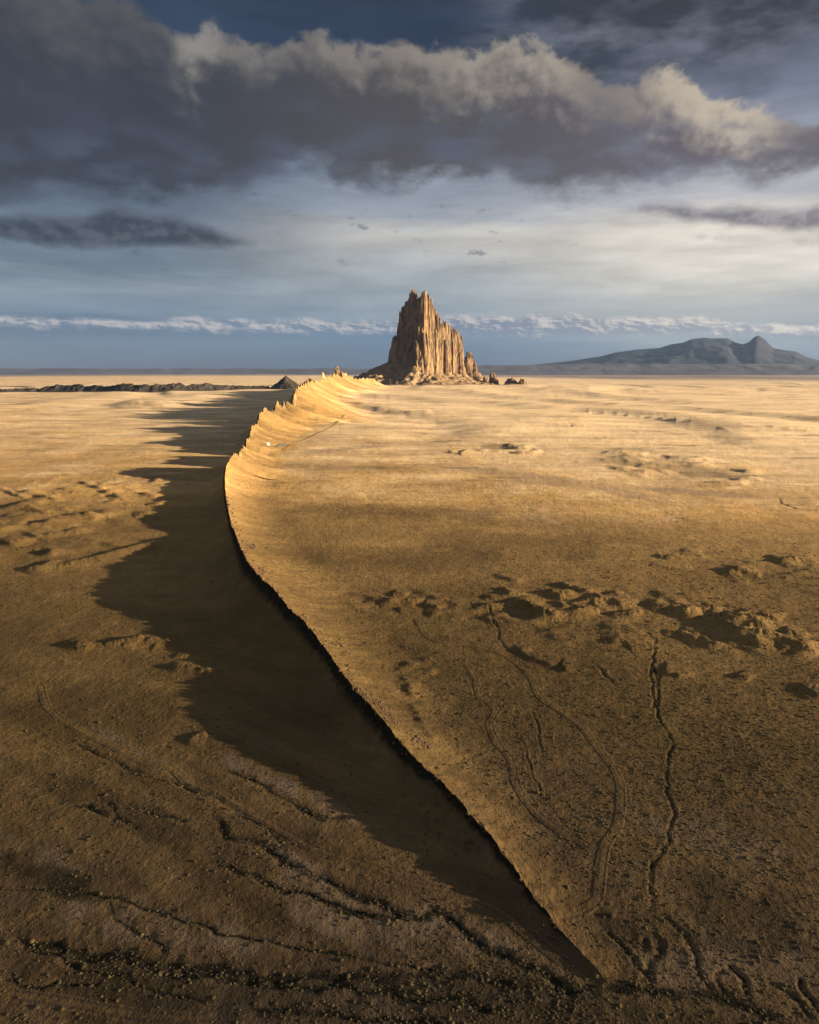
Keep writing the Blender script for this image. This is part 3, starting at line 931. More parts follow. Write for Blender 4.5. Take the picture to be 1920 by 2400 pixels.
# ------------------------------------------------------------------ rock columns
def column(cx, cy, z0, z1, r0, top=0.3, sides=11, levels=14, lean=(0, 0), ell=1.0, seed=0, rough=0.22, p=2.0):
    rs = np.random.RandomState(seed)
    th = np.linspace(0, 2 * math.pi, sides, endpoint=False) + rs.rand() * 6
    zz = np.linspace(0, 1, levels)
    flute = 1 + rough * (rs.rand(sides) - 0.5) * 2
    prof_ = 1 - (1 - top) * zz ** p
    V_ = []
    drift = np.cumsum(rs.randn(levels, 2) * 0.035, axis=0)
    for k, z_ in enumerate(zz):
        led = 1 + 0.10 * (rs.rand() - 0.5)
        rr_ = r0 * prof_[k] * led * (flute + rough * 0.45 * rs.randn(sides))
        zj = (rs.rand(sides) - 0.5) * 0.5 * (z1 - z0) / levels if 0 < k else 0
        V_.append(np.stack([cx + rr_ * np.cos(th) + (lean[0] * z_ ** 1.5 + drift[k, 0] * r0), cy + rr_ * ell * np.sin(th) + (lean[1] * z_ ** 1.5 + drift[k, 1] * r0),
                            z0 + (z1 - z0) * z_ + zj * np.ones(sides)], 1))
    V_ = np.vstack(V_ + [[[V_[-1][:, 0].mean(), V_[-1][:, 1].mean(), z1 + r0 * top * 0.9]]])
    F_ = grid_faces(levels, sides, True)
    tri = [(len(V_) - 1, (levels - 1) * sides + (i + 1) % sides, (levels - 1) * sides + i) for i in range(sides)]
    F3 = np.vstack([F_[:, [0, 1, 2]], F_[:, [0, 2, 3]], np.array([(b, a, c) for a, b, c in tri])])
    return V_, F3


def merge(parts):
    vs, fs, o = [], [], 0
    for v, f in parts:
        vs.append(v)
        fs.append(f + o)
        o += len(v)
    return np.vstack(vs), np.vstack(fs)


# fins standing on the far crest: (px, py top, height m, width m)
FINS = [(492, 955, 7, 5), (500, 956, 6, 4), (512, 938, 7, 5), (527, 912, 9, 4), (552, 868, 16, 6), (557, 861, 20, 7), (562, 866, 17, 6), (573, 862, 8, 7), (582, 850, 14, 9), (589, 852, 9, 7), (598, 846, 11, 9),
        (618, 836, 15, 9), (631, 820, 20, 8), (637, 819, 12, 9), (651, 810, 14, 12), (657, 812, 11, 10), (663, 811, 10, 12), (679, 800, 14, 12), (686, 790, 26, 11), (691, 791, 24, 12), (697, 793, 18, 10),
        (704, 789, 20, 14), (722, 786, 20, 14), (735, 795, 14, 12)]
cpx = []
zc_ = C3[:, 1] * math.cos(PITCH) - (C3[:, 2] - CAM_H) * math.sin(PITCH)
cpx = FP * C3[:, 0] / zc_ + CX
cpy = CY - FP * (C3[:, 1] * math.sin(PITCH) + (C3[:, 2] - CAM_H) * math.cos(PITCH)) / zc_
for i, (px, py, hh, ww_) in enumerate(FINS):
    k = int(np.argmin((cpx - px) ** 2 * (1 if py > 815 else 3) + (cpy - py - 4) ** 2 + np.where(C3[:, 1] < 450, 1e6, 0)))
    x_, y_ = C3[k, :2]
    ztop = At(px, py, y_)[2]
    x_ = At(px, py, y_)[0]
    z0 = surf(np.array([x_]), np.array([y_]))[0][0] - 3
    pts = []
    ztop = max(ztop, z0 + 6)
    for j in range(3):
        f_ = (1.0, 0.72, 0.6)[j]
        o_ = (0, -0.8, 0.85)[j] * ww_ * 0.7
        pts.append(column(x_ + tg[k, 0] * o_, y_ + tg[k, 1] * o_, z0, z0 + (ztop - z0) * f_, ww_ * (0.55, 0.45, 0.45)[j], 0.22, 8, 8, seed=400 + i * 5 + j, rough=0.25, p=1.4))
    V_, F_ = merge(pts)
    child_mesh("rock_fin", V_, F_, M_FIN, dike, root0, smooth=False)
# the tall crooked spire near the far end
pS = At(711, 790, 2860)
zt = At(711, 773, 2860)[2]
V_, F_ = merge([column(pS[0], pS[1], pS[2] - 30, zt, 17, 0.38, 12, 12, (-4, 0), seed=901, p=1.3), column(pS[0] + 14, pS[1], pS[2] - 30, pS[2] + 12, 18, 0.3, 10, 8, seed=902),
                column(pS[0] - 14, pS[1] + 5, pS[2] - 30, pS[2] + 3, 14, 0.3, 10, 8, seed=903)])
sp_ = child_mesh("rock_spire", V_, F_, M_FIN, dike, root0, smooth=False)
sp_["label"] = "tall crooked spire near the far end of the dike"

# ------------------------------------------------------------------ the rock peak
def rp(Xz, Yz, dep):
    a, b = ZR([(Xz, Yz)])[0]
    return At(a, b, ROCK_D + dep)


def prof_y(pr, x):
    return float(np.interp(x, [a for a, _ in pr], [b for _, b in pr]))


peak0 = rp(720, 900, 60)
peak0[2] = gz([peak0[0]], [peak0[1]])[0]
peak = empty("rock_peak", tuple(peak0), "huge jagged brown rock peak rising alone from the desert plain", "rock peak")


def wall_group(name, pr, dep, step, r0, yb, layers=3, front=(20, 110), seed=0, jit=8, root=None, origin=None, mat=None, label=None, topf=0.2):
    rs = np.random.RandomState(seed)
    parts = []
    x0, x1 = pr[0][0], pr[-1][0]
    for L in range(layers):
        xs = np.arange(x0 + r0 * 0.6, x1 - r0 * 0.3, step)
        for i, x in enumerate(xs):
            x = x + rs.uniform(-0.3, 0.3) * step
            yt = max(prof_y(pr, x - r0 * 0.75), prof_y(pr, x), prof_y(pr, x + r0 * 0.75))
            if L == 0 and rs.rand() < 0.22:
                continue
            if L == 0:
                yt = yt + rs.uniform(*front)
            elif L == 1:
                yt = yt + rs.uniform(0, jit)
            else:
                yt = yt + rs.uniform(2, jit * 3)
            if yb - yt < 30:
                yt = yb - 30
            d_ = dep(x) + L * r0 * 1.1 + rs.uniform(-4, 4)
            a = rp(x, yt, d_)
            b = rp(x, yb, d_)
            rad = r0 * 0.64 * rs.uniform(0.45, 1.8)
            parts.append(column(b[0], b[1], min(b[2], 60) - 25, a[2], rad * 1.35, topf * rs.uniform(0.6, 1.4), 11, 15, (rs.uniform(-9, 9), rs.uniform(-3, 9)), seed=seed * 1000 + L * 100 + i, rough=0.2, p=rs.uniform(1.4, 3.4)))
    for i, x in enumerate(np.arange(x0 + 3, x1 - 2, 5.5) if r0 > 12 else []):     # thin pinnacles along the skyline
        x = x + rs.uniform(-2, 2)
        d_ = dep(x) + r0 * rs.uniform(0.6, 1.6)
        yt = prof_y(pr, x) + abs(rs.randn()) * 9
        a = rp(x, yt, d_)
        b = rp(x, min(yt + rs.uniform(70, 160), yb), d_)
        parts.append(column(b[0], b[1], b[2], a[2], rs.uniform(4.0, 6.5), 0.22, 8, 9, (rs.uniform(-2, 2), 0), seed=seed * 1000 + 700 + i, rough=0.22, p=1.5))
    V_, F_ = merge(parts)
    o = child_mesh(name, V_, F_, mat or M_ROCK, root or peak, origin if origin is not None else peak0, smooth=False)
    if label:
        o["label"] = label
    return o


PA = [(488, 430), (495, 330), (510, 285), (525, 272), (540, 235), (555, 228), (565, 215), (570, 180), (580, 158), (600, 125), (612, 125), (625, 150), (640, 172), (656, 212)]
PB = [(655, 205), (665, 190), (672, 165), (690, 142), (712, 155), (720, 180), (740, 185), (750, 215), (765, 255), (780, 290), (800, 320), (815, 340), (830, 385)]
PC = [(690, 430), (720, 450), (770, 455), (800, 470), (830, 440), (860, 388), (870, 405), (900, 430), (920, 460), (945, 468), (965, 465), (990, 500), (1006, 525)]
PD = [(424, 620), (430, 545), (445, 528), (480, 508), (505, 500)]
PE = [(600, 640), (615, 560), (630, 542), (645, 570), (665, 640), (685, 720)]
PF = [(1000, 560), (1010, 640), (1020, 690), (1038, 770)]
PG = [(600, 770), (625, 720), (650, 700), (670, 735), (690, 790)]
PM = [(505, 470), (560, 440), (620, 420), (690, 420)]
wall_group("tower", PA, lambda x: (690 - x) * 0.40 + 30, 7, 14, 840, 3, (20, 150), 1, 14, label="dark shaded tower with the highest point of the peak")
wall_group("tower", PB, lambda x: max(x - 690, 0) * 0.95 + max(690 - x, 0) * 0.4 + 12, 7, 14, 840, 3, (15, 130), 2, 6, label="sunlit tower with a twin-pointed top")
wall_group("cliff_wall", PC, lambda x: (x - 690) * 0.85 - 14, 8, 17, 870, 3, (5, 200), 3, 14, label="sunlit fluted cliff below a rubble shelf")
wall_group("shoulder", PD, lambda x: (690 - x) * 0.42 + 8, 8, 17, 800, 3, (10, 60), 4, 10, label="dark shoulder low on the shaded side")
wall_group("cliff_wall", PM, lambda x: (690 - x) * 0.42 - 4, 8, 17, 850, 2, (20, 200), 5, 30, label="dark shaded cliff under the highest tower")
wall_group("buttress", PE, lambda x: (690 - x) * 0.25 - 34, 8, 13, 850, 2, (10, 60), 6, 10, label="narrow buttress catching the sun on its edge")
wall_group("buttress", PF, lambda x: (x - 690) * 0.85 + 6, 8, 15, 860, 2, (10, 30), 7, 10)
wall_group("buttress", PG, lambda x: -48 + abs(x - 650) * 0.1, 11, 20, 860, 2, (10, 40), 8, 10, label="low knob of rock at the foot of the cliff corner")

# talus around the foot
foot = np.array([rp(x, 850, d_)[:2] for x, d_ in [(420, 120), (500, 85), (590, 35), (650, -15), (690, -20), (760, 25), (850, 100), (940, 170), (1030, 245)]])
fx = np.linspace(-1, 1, 170)
tx = rp(700, 850, 0)[0] + np.sign(fx) * np.abs(fx) ** 1.15 * 560
ty = ROCK_D + np.linspace(-330, 420, 130)
TX, TY = np.meshgrid(tx, ty)
dmin = np.full(TX.shape, 1e9)
hfr = np.zeros(TX.shape)
for i in range(len(foot) - 1):
    a_, b_ = foot[i], foot[i + 1]
    d_ = b_ - a_
    t_ = np.clip(((TX - a_[0]) * d_[0] + (TY - a_[1]) * d_[1]) / (d_ @ d_), 0, 1)
    dd = np.hypot(TX - a_[0] - t_ * d_[0], TY - a_[1] - t_ * d_[1])
    up = dd < dmin
    dmin = np.where(up, dd, dmin)
    hfr = np.where(up, (i + t_) / (len(foot) - 1), hfr)
ht = np.interp(hfr, [0, 0.25, 0.5, 0.7, 1.0], [118, 102, 66, 54, 58])
wd = np.interp(hfr, [0, 0.25, 0.5, 0.7, 1.0], [430, 310, 250, 230, 220])
wd = wd * (1 + 0.25 * fbm(TX / 60, TY / 60, 3, 151))
t_ = np.clip(1 - np.maximum(dmin - 15, 0) / wd, 0, 1)
TZ = gz(TX, TY) + ht * t_ ** 1.9 + (fbm(TX / 24, TY / 24, 5, 153) * 12 - 1) * sstep(t_, 0.02, 0.5) + fbm(TX / 9, TY / 9, 3, 155) * 2.5 * sstep(t_, 0.02, 0.3) - 3 * (1 - sstep(t_, 0, 0.03))
child_mesh("talus_slope", np.stack([TX, TY, TZ], -1).reshape(-1, 3), grid_faces(130, 170), M_TALUS, peak, peak0)


def boulder(c_, r_, seed, sides=7):
    rs = np.random.RandomState(seed)
    V_, F_ = [], []
    lat = [-0.55, 0.05, 0.6]
    for z_ in lat:
        for k in range(sides):
            a_ = 2 * math.pi * k / sides + z_
            q_ = math.sqrt(1 - z_ * z_) * r_ * rs.uniform(0.7, 1.25)
            V_.append((c_[0] + q_ * math.cos(a_), c_[1] + q_ * math.sin(a_), c_[2] + z_ * r_ * rs.uniform(0.7, 1.2)))
    V_.append((c_[0] + rs.uniform(-.3, .3) * r_, c_[1], c_[2] + r_ * rs.uniform(0.8, 1.2)))
    V_ = np.array(V_)
    f = grid_faces(3, sides, True)
    F_ = np.vstack([f[:, [0, 1, 2]], f[:, [0, 2, 3]], np.array([(2 * sides + k, 2 * sides + (k + 1) % sides, 3 * sides) for k in range(sides)])])
    return V_, F_


def tal_z(x, y):
    j = int(np.clip(np.searchsorted(tx, x), 0, len(tx) - 1))
    i = int(np.clip(np.searchsorted(ty, y), 0, len(ty) - 1))
    return TZ[i, j]


rs = np.random.RandomState(33)
for i in range(46):
    if i < 20:
        x, y_ = rs.uniform(880, 1060), rs.uniform(-20, 110)
    elif i < 36:
        x, y_ = rs.uniform(210, 500), rs.uniform(-150, -30)
    else:
        x, y_ = rs.uniform(520, 860), rs.uniform(-150, -60)
    p_ = rp(x, 880, y_)
    r_ = rs.uniform(2.5, 6.5) * (1.25 if i < 20 else 1)
    child_mesh("boulder", *boulder((p_[0], p_[1], tal_z(p_[0], p_[1]) + r_ * 0.25), r_, 600 + i), M_ROCK, peak, peak0, smooth=False)

# neighbours of the peak
def rock_thing(name, pr, dep, step, r0, yb, label, cat, seed, layers=2, front=(4, 30), group=None, mat=None):
    x0 = 0.5 * (pr[0][0] + pr[-1][0])
    b = rp(x0, yb, dep)
    b[2] = gz([b[0]], [b[1]])[0]
    t = empty(name, tuple(b), label, cat, group)
    wall_group("rock_column", pr, lambda x: dep, step, r0, yb, layers, front, seed, 6, t, b, mat, topf=0.2)
    # a small skirt of rubble
    a_ = np.linspace(0, 2 * math.pi, 28, endpoint=False)
    rad = np.linspace(1, 0.05, 7)
    hw = (pr[-1][0] - pr[0][0]) * 0.32 + 6
    A2, R2 = np.meshgrid(a_, rad)
    X2, Y2 = b[0] + np.cos(A2) * R2 * hw * 1.9, b[1] + np.sin(A2) * R2 * hw * 1.7
    Z2_ = gz(X2, Y2) + (1 - R2) ** 1.5 * hw * 0.75 - 1.5 * (R2 > 0.95) + fbm(X2 / 8, Y2 / 8, 3, seed) * hw * 0.10 * (R2 < 0.95)
    child_mesh("rubble_skirt", np.stack([X2, Y2, Z2_], -1).reshape(-1, 3), grid_faces(7, 28, True), M_TALUS, t, b)
    return t


rock_thing("rock_spire", [(1034, 740), (1055, 660), (1070, 648), (1090, 665), (1110, 700), (1130, 760), (1154, 830)], 330, 10, 20, 880,
           "pointed sunlit rock spire standing close to the right of the huge peak", "rock spire", 21, 3)
rock_thing("rock_pinnacle", [(1198, 872), (1214, 856), (1228, 880)], 170, 9, 12, 905, "lowest rock stub between the pointed spire and the lone rock tower", "rock", 22)
rock_thing("rock_pinnacle", [(1252, 850), (1264, 826), (1280, 826), (1299, 860)], 200, 9, 16, 900, "lone blunt rock tower on the plain right of the peak", "rock", 23)
rock_thing("rock_pinnacle", [(1395, 908), (1420, 890), (1436, 870), (1448, 890), (1470, 910)], 150, 10, 16, 922, "small cone-shaped rock with broad skirt far right of the peak", "rock", 24)
rock_thing("rock_pinnacle", [(1498, 900), (1512, 884), (1526, 884), (1546, 910)], 120, 9, 14, 928, "rightmost small rock on the plain, stubby and split on top", "rock", 25)

# ------------------------------------------------------------------ dark ridge and buttes on the left
prl = [(0, 819), (30, 817), (75, 815), (85, 818), (97, 811), (120, 808), (145, 807), (175, 807), (184, 813), (200, 808), (225, 811), (262, 804), (280, 808), (300, 805), (318, 810), (330, 805), (350, 808), (380, 805), (400, 808),
       (430, 805), (450, 806), (480, 809), (520, 811), (556, 812)]
LY = 3150.0
nx, nd = 360, 40
pxs = np.linspace(-260, 566, nx)
VX, VY, VZ = [], [], []
dd = np.linspace(-1, 1, nd)
for px in pxs:
    ptop = prof_y(prl, px)
    yc = LY + 60 * math.sin(px / 70) + 0.4 * max(px - 300, 0)
    a = At(px, ptop, yc)
    g0 = float(gz([a[0]], [a[1]])[0])
    VX.append(np.full(nd, a[0]))
    hh = max(a[2] - g0, 4)
    wv = 34 + hh * 1.1
    VY.append(yc + dd * wv)
    pr_ = np.maximum(1 - np.abs(dd), 0) ** 1.25
    VZ.append(np.stack([np.full(nd, hh), pr_], 0))
VX, VY = np.array(VX), np.array(VY)
HH = np.array([v[0] for v in VZ])
PR = np.array([v[1] for v in VZ])
VX = VX + fbm(VX / 30, VY / 30, 3, 161) * 12 * (PR > 0)
VZ = gz(VX, VY) + 0.85 * HH * PR * (1 + 0.28 * fbm(VX / 26, VY / 40, 4, 163)) + fbm(VX / 9, VY / 14, 4, 165) * 5 * sstep(PR, 0, 0.4) - 1.5 * (PR < 0.02)
o = mesh_obj("dark_ridge", np.stack([VX, VY, VZ], -1).reshape(-1, 3), grid_faces(nx, nd)[:, ::-1], M_DARK)
tag(o, "low dark jagged rock ridge crossing the plain at far left", "rock ridge")


def butte(name, px, py, pw, Y, label, seed, mat=M_DARK):
    c_ = At(px, py, Y)
    g0 = float(gz([c_[0]], [c_[1]])[0])
    hw = At(px + pw, py, Y)[0] - c_[0]
    a_ = np.linspace(0, 2 * math.pi, 56, endpoint=False)
    rad = np.linspace(1, 0.0, 22) ** 1.2 + 0.012
    A2, R2 = np.meshgrid(a_, rad)
    X2, Y2 = c_[0] + np.cos(A2) * R2 * hw, c_[1] + np.sin(A2) * R2 * hw
    hgt = c_[2] - g0
    Z2_ = gz(X2, Y2) + hgt * np.clip(1 - R2, 0, 1) ** 1.35 + fbm(A2 * 3.0, R2 * 3, 3, seed) * hgt * 0.14 * np.sin(np.pi * np.clip(R2, 0, 1)) - 2 * (R2 > 0.98)
    o = mesh_obj(name, np.stack([X2, Y2, Z2_], -1).reshape(-1, 3) - np.array([c_[0], c_[1], g0]), grid_faces(22, 56, True), mat)
    o.location = (c_[0], c_[1], g0)
    return tag(o, label, "butte")


butte("butte", 602, 790, 38, 3350, "small dark cone-shaped butte left of the dike, with a pointed top", 171)
butte("butte", 652, 796, 30, 3450, "lower rounded dark butte between the pointed butte and the dike", 172)

# ------------------------------------------------------------------ far mountain and mesas
def heightstrip(name, prof_pts, D, depth, mat, seed, n=260, m=40, namp=0.12, px_to=lambda a: a, power=1.2):
    pts = [px_to(a) for a in prof_pts]
    x0, x1 = pts[0][0], pts[-1][0]
    xs = np.linspace(x0, x1, n)
    top_ = np.array([At(x, prof_y(pts, x), D) for x in xs])
    dd_ = np.linspace(-1, 1, m)
    X2 = top_[:, 0][:, None] * np.ones((1, m))
    Y2 = D + dd_[None, :] * depth * np.ones((n, 1))
    X2 = X2 * (Y2 / D)
    tz = np.maximum(top_[:, 2], 0)
    for _ in range(2 if n == 320 else 1):
        tz[1:-1] = 0.25 * tz[:-2] + 0.5 * tz[1:-1] + 0.25 * tz[2:]
    Hh = tz[:, None]
    pr_ = np.maximum(1 - np.abs(dd_), 0)[None, :] ** power
    Z_ = Hh * pr_ + fbm(X2 / (depth * 0.16), Y2 / (depth * 0.16), 5, seed) * Hh * namp * np.sin(np.pi * np.clip(pr_, 0, 1)) - 12 * (pr_ < 0.01)
    o = mesh_obj(name, np.stack([X2, Y2, Z_], -1).reshape(-1, 3), grid_faces(n, m)[:, ::-1], mat)
    return kind(o, "structure")


def ZT(p): return (1042 + .3958 * p[0], 682.8 + .3958 * p[1])


heightstrip("distant_mountain", [(-200, 240), (100, 225), (300, 205), (430, 190), (560, 170), (650, 147), (760, 132), (870, 125), (940, 103), (1000, 95), (1050, 75), (1080, 72), (1120, 68), (1160, 73), (1200, 71), (1245, 72), (1280, 95), (1320, 105),
                                 (1350, 93), (1380, 66), (1400, 54), (1440, 80), (1480, 125), (1540, 135), (1600, 142), (1660, 172), (1725, 190), (1900, 215), (2100, 240)],
            20500, 4200, M_MTN, 181, 320, 60, 0.16, ZT, 1.0)
rs = np.random.RandomState(5)
mesa_r = [(940, 782)] + [(x, 770 - 4 * min(1, (x - 940) / 300) + rs.uniform(-1.2, 1.2)) for x in range(980, 2100, 26)] + [(2140, 782)]
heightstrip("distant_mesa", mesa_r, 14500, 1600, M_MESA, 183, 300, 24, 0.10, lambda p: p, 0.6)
mesa_l = [(-520, 783)] + [(x, 775.5 + rs.uniform(-1.0, 0.8)) for x in range(-480, 900, 22)] + [(940, 782)]
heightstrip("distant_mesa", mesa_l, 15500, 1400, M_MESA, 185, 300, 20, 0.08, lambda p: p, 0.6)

# ------------------------------------------------------------------ dirt tracks: two worn ruts each
def track(pts, half=0.78, h=0.055, step=0.5, name="dirt_track", tone_add=0.15, lift=0.0):
    P = catmull(np.array([G(a, b)[:2] for a, b in pts]), 24)
    s_ = np.r_[0, np.cumsum(np.hypot(*np.diff(P, axis=0).T))]
    n_ = max(int(s_[-1] / step), 10)
    u = np.linspace(0, s_[-1], n_)
    P = np.stack([np.interp(u, s_, P[:, 0]), np.interp(u, s_, P[:, 1])], 1)
    P = P + np.stack([fbm(u / 14, u * 0 + 3, 2, 191), fbm(u / 14, u * 0 + 8, 2, 193)], 1) * 0.5
    t_ = np.gradient(P, axis=0)
    t_ /= np.linalg.norm(t_, axis=1)[:, None]
    N_ = np.stack([t_[:, 1], -t_[:, 0]], 1)
    cs = np.array([(-1.75, -0.06), (-1.38, 1.0), (-1.1, 0.1), (-0.72, 0.1), (-0.45, 0.75), (0, 0.5), (0.45, 0.75), (0.72, 0.1), (1.1, 0.1), (1.38, 1.0), (1.75, -0.06)])
    wv = half * (1 + 0.12 * fbm(u / 6, u * 0, 2, 195))
    X2 = P[:, 0][:, None] + N_[:, 0][:, None] * cs[:, 0] * wv[:, None]
    Y2 = P[:, 1][:, None] + N_[:, 1][:, None] * cs[:, 0] * wv[:, None]
    z_, fr = surf(X2.ravel(), Y2.ravel())
    hv = h * (0.75 + 0.6 * fbm(u / 3, u * 0 + 1, 3, 197))
    Zb = z_.reshape(X2.shape)
    Zb = np.maximum(Zb, Zb.mean(1)[:, None] * 0.5 + Zb * 0.5)
    fade = np.minimum(1, np.minimum(u, u[-1] - u) / 6)
    Z2_ = Zb + 0.05 + cs[:, 1] * (hv * fade)[:, None] - 0.12 * (1 - fade)[:, None] - np.where(np.abs(cs[:, 0]) > 1.5, 0.1, 0)
    tn = tone_at(X2, Y2) + tone_add - 0.5 * (np.abs(np.abs(cs[:, 0]) - 0.9) < 0.25)
    o = mesh_obj(name, np.stack([X2, Y2, Z2_], -1).reshape(-1, 3), grid_faces(n_, len(cs))[:, ::-1], M_GROUND,
                 attrs={"tone": tn, "dark": np.zeros_like(X2), "pale": np.zeros_like(X2), "far": np.zeros_like(X2), "streak": np.zeros_like(X2)})
    return kind(o, "structure")


track(Z4([(230, 80), (280, 160), (300, 230), (360, 290), (340, 350), (370, 430), (430, 510), (450, 600), (520, 700), (600, 775), (710, 835), (780, 890), (800, 940)]))
track(Z2([(20, 790), (80, 880)]) + Z4([(180, 10), (280, 22), (400, 60), (510, 150), (560, 240), (700, 340), (790, 450), (870, 560), (890, 640), (880, 760), (830, 860), (812, 940), (805, 1040)]) + Z6([(790, 380), (700, 440), (640, 462)]))
track(Z3([(180, 180), (190, 250), (240, 310), (330, 370), (450, 430), (560, 490), (620, 520), (730, 540), (800, 600), (880, 640), (1000, 710), (1150, 780), (1300, 870), (1450, 920), (1600, 970), (1725, 1020)]) +
      Z6([(150, 330), (300, 380), (430, 450), (480, 500), (560, 570), (680, 660), (740, 690)]))
track(Z5([(0, 750), (200, 790), (400, 820), (600, 850), (780, 865), (900, 850), (980, 820)]))
track([(598, 949), (616, 935), (640, 925), (668, 913), (690, 905), (712, 893), (740, 880)], 1.6, 0.2, 2.0, tone_add=-0.35)

# ------------------------------------------------------------------ rock outcrops on the dike's sunny flank
STONES = []
for k in range(6):
    V_, F_ = boulder((0, 0, 0), 1.0, 700 + k, 6)
    o = mesh_obj("stone", V_, F_, M_STONE, smooth=False)
    STONES.append(o.data)
    bpy.data.objects.remove(o)


def outcrop(poly, n_, r_, label, seed, spread=5):
    rs_ = np.random.RandomState(seed)
    root = None
    for i in range(n_):
        t0 = rs_.rand() * (len(poly) - 1)
        k = int(t0)
        u = t0 - k
        px, py = [poly[k][j] * (1 - u) + poly[k + 1][j] * u for j in range(2)]
        px += rs_.randn() * spread
        py += rs_.randn() * spread * 0.8
        z = 0
        for _ in range(6):
            g_ = G(px, py, z)
            z = float(surf(g_[:1], g_[1:2])[0][0])
        if root is None:
            root = empty("rock_outcrop", (g_[0], g_[1], z), label, "rock outcrop")
        r1 = r_ * rs_.lognormal(-0.1, 0.4)
        o = bpy.data.objects.new("stone", STONES[i % 6])
        COL.objects.link(o)
        o.parent = root
        o.location = (g_[0] - root.location[0], g_[1] - root.location[1], z - r1 * 0.05 - root.location[2])
        o.rotation_euler = (rs_.uniform(-.4, .4), rs_.uniform(-.4, .4), rs_.rand() * 6.28)
        o.scale = (r1 * rs_.uniform(0.8, 1.5), r1, r1 * rs_.uniform(0.5, 1.0))


outcrop([(780, 1468), (800, 1480), (815, 1500), (830, 1525)], 220, 0.27, "long streak of pinkish broken rock along the dike crest", 1)
outcrop([(873, 1560), (892, 1560), (906, 1576)], 110, 0.26, "small heap of pinkish rock nearest the camera below the dike crest", 2)
outcrop([(700, 1352), (718, 1362), (732, 1372)], 60, 0.36, "pale pink rock patch uphill from the long streak on the dike flank", 3)
outcrop([(522, 1146), (535, 1154)], 36, 0.55, "pinkish rock patch where the dike starts to bend away", 4)
outcrop([(542, 1198), (558, 1202)], 30, 0.5, "short flat strip of pink rock just below the bend of the dike", 5)
outcrop([(706, 1316), (730, 1302), (760, 1286), (800, 1278)], 60, 0.3, "pale broken ledge of rock trailing out from the dike onto the plain", 6)

# broken rock along the near crest
rs = np.random.RandomState(91)
kk = np.where((np.hypot(C3[:, 0], C3[:, 1]) < 520) & (HB > 1.0))[0]
for i in range(290):
    k = kk[rs.randint(len(kk))]
    dist = math.hypot(C3[k, 0], C3[k, 1])
    off = abs(rs.randn()) * (0.8 if rs.rand() < 0.7 else 3.0) - 0.35
    x_, y_ = C3[k, 0] + nrm[k, 0] * off, C3[k, 1] + nrm[k, 1] * off
    z0 = float(surf(np.array([x_]), np.array([y_]))[0][0])
    r1 = rs.lognormal(-1.4, 0.45) * (0.8 + dist / 500)
    o = bpy.data.objects.new("crest_stone", STONES[i % 6])
    COL.objects.link(o)
    o.parent = dike
    o.location = (x_ - root0[0], y_ - root0[1], z0 + r1 * 0.25 - root0[2])
    o.rotation_euler = (rs.uniform(-.5, .5), rs.uniform(-.5, .5), rs.rand() * 6.28)
    o.scale = (r1 * rs.uniform(0.8, 1.5), r1, r1 * rs.uniform(0.7, 1.3))

# ------------------------------------------------------------------ hut, puddle and pole by the dike
M_WHITE, nw, bw = material("white_paint")
nw.put(bw.inputs['Base Color'], nw.mix(nw.noise(wpos(nw), 1.5, 3), (.72, .72, .70), (.82, .82, .80)))
M_WOOD, nw, bw = material("pole_wood")
nw.put(bw.inputs['Base Color'], nw.mix(nw.noise(wpos(nw), 3.0, 3), (.16, .10, .06), (.28, .19, .12)))
M_WATER, nw, bw = material("still_water")
nw.put(bw.inputs['Base Color'], nw.mix(nw.noise(wpos(nw), 0.3, 3), (.10, .11, .13), (.16, .17, .19)))
bw.inputs['Roughness'].default_value = 0.12
bw.inputs['Specular IOR Level'].default_value = 0.5


def box(x0, x1, y0, y1, z0, z1):
    V_ = np.array([(x, y, z) for z in (z0, z1) for x, y in ((x0, y0), (x1, y0), (x1, y1), (x0, y1))], float)
    F_ = np.array([(0, 3, 2, 1), (4, 5, 6, 7), (0, 1, 5, 4), (1, 2, 6, 5), (2, 3, 7, 6), (3, 0, 4, 7)])
    return V_, F_


hb = G(565, 946)
hz = float(surf(hb[:1], hb[1:2])[0][0])
hut = empty("white_hut", (hb[0], hb[1], hz), "tiny white box-shaped hut at the foot of the dike's sunny side", "hut")
mesh_obj("wall", *box(-1.3, 1.3, -1.3, 1.3, -0.5, 2.7), M_WHITE, hut, smooth=False)
V_ = np.array([(-1.5, -1.5, 2.7), (1.5, -1.5, 2.7), (1.5, 1.5, 2.7), (-1.5, 1.5, 2.7), (-1.5, 0, 3.4), (1.5, 0, 3.4)], float)
mesh_obj("roof", V_, np.array([(0, 1, 5), (0, 5, 4), (2, 3, 4), (2, 4, 5), (0, 4, 3), (1, 2, 5)]), M_WHITE, hut, smooth=False)
wp = np.array([G(a, b)[:2] for a, b in [(578, 946), (590, 941), (600, 938), (603, 940), (596, 943), (586, 946)]])
zz = float(surf(wp[:, 0], wp[:, 1])[0].max()) + 0.15
vv = np.vstack([np.c_[wp, np.full(6, zz)], [[*wp.mean(0), zz]]])
o = mesh_obj("water_puddle", vv, np.array([(i, (i + 1) % 6, 6) for i in range(6)]), M_WATER)
kind(o, "structure")
pb = G(471, 950)
pz = float(surf(pb[:1], pb[1:2])[0][0])
pole = empty("utility_pole", (pb[0], pb[1], pz), "thin wooden pole on the plain to the left of the dike's bend", "pole")
V_, F_ = column(0, 0, -0.5, 9.0, 0.22, 0.8, 8, 4, seed=3, rough=0.02)
mesh_obj("post", V_, F_, M_WOOD, pole)
mesh_obj("crossarm", *box(-1.2, 1.2, -0.1, 0.1, 8.0, 8.25), M_WOOD, pole, smooth=False)

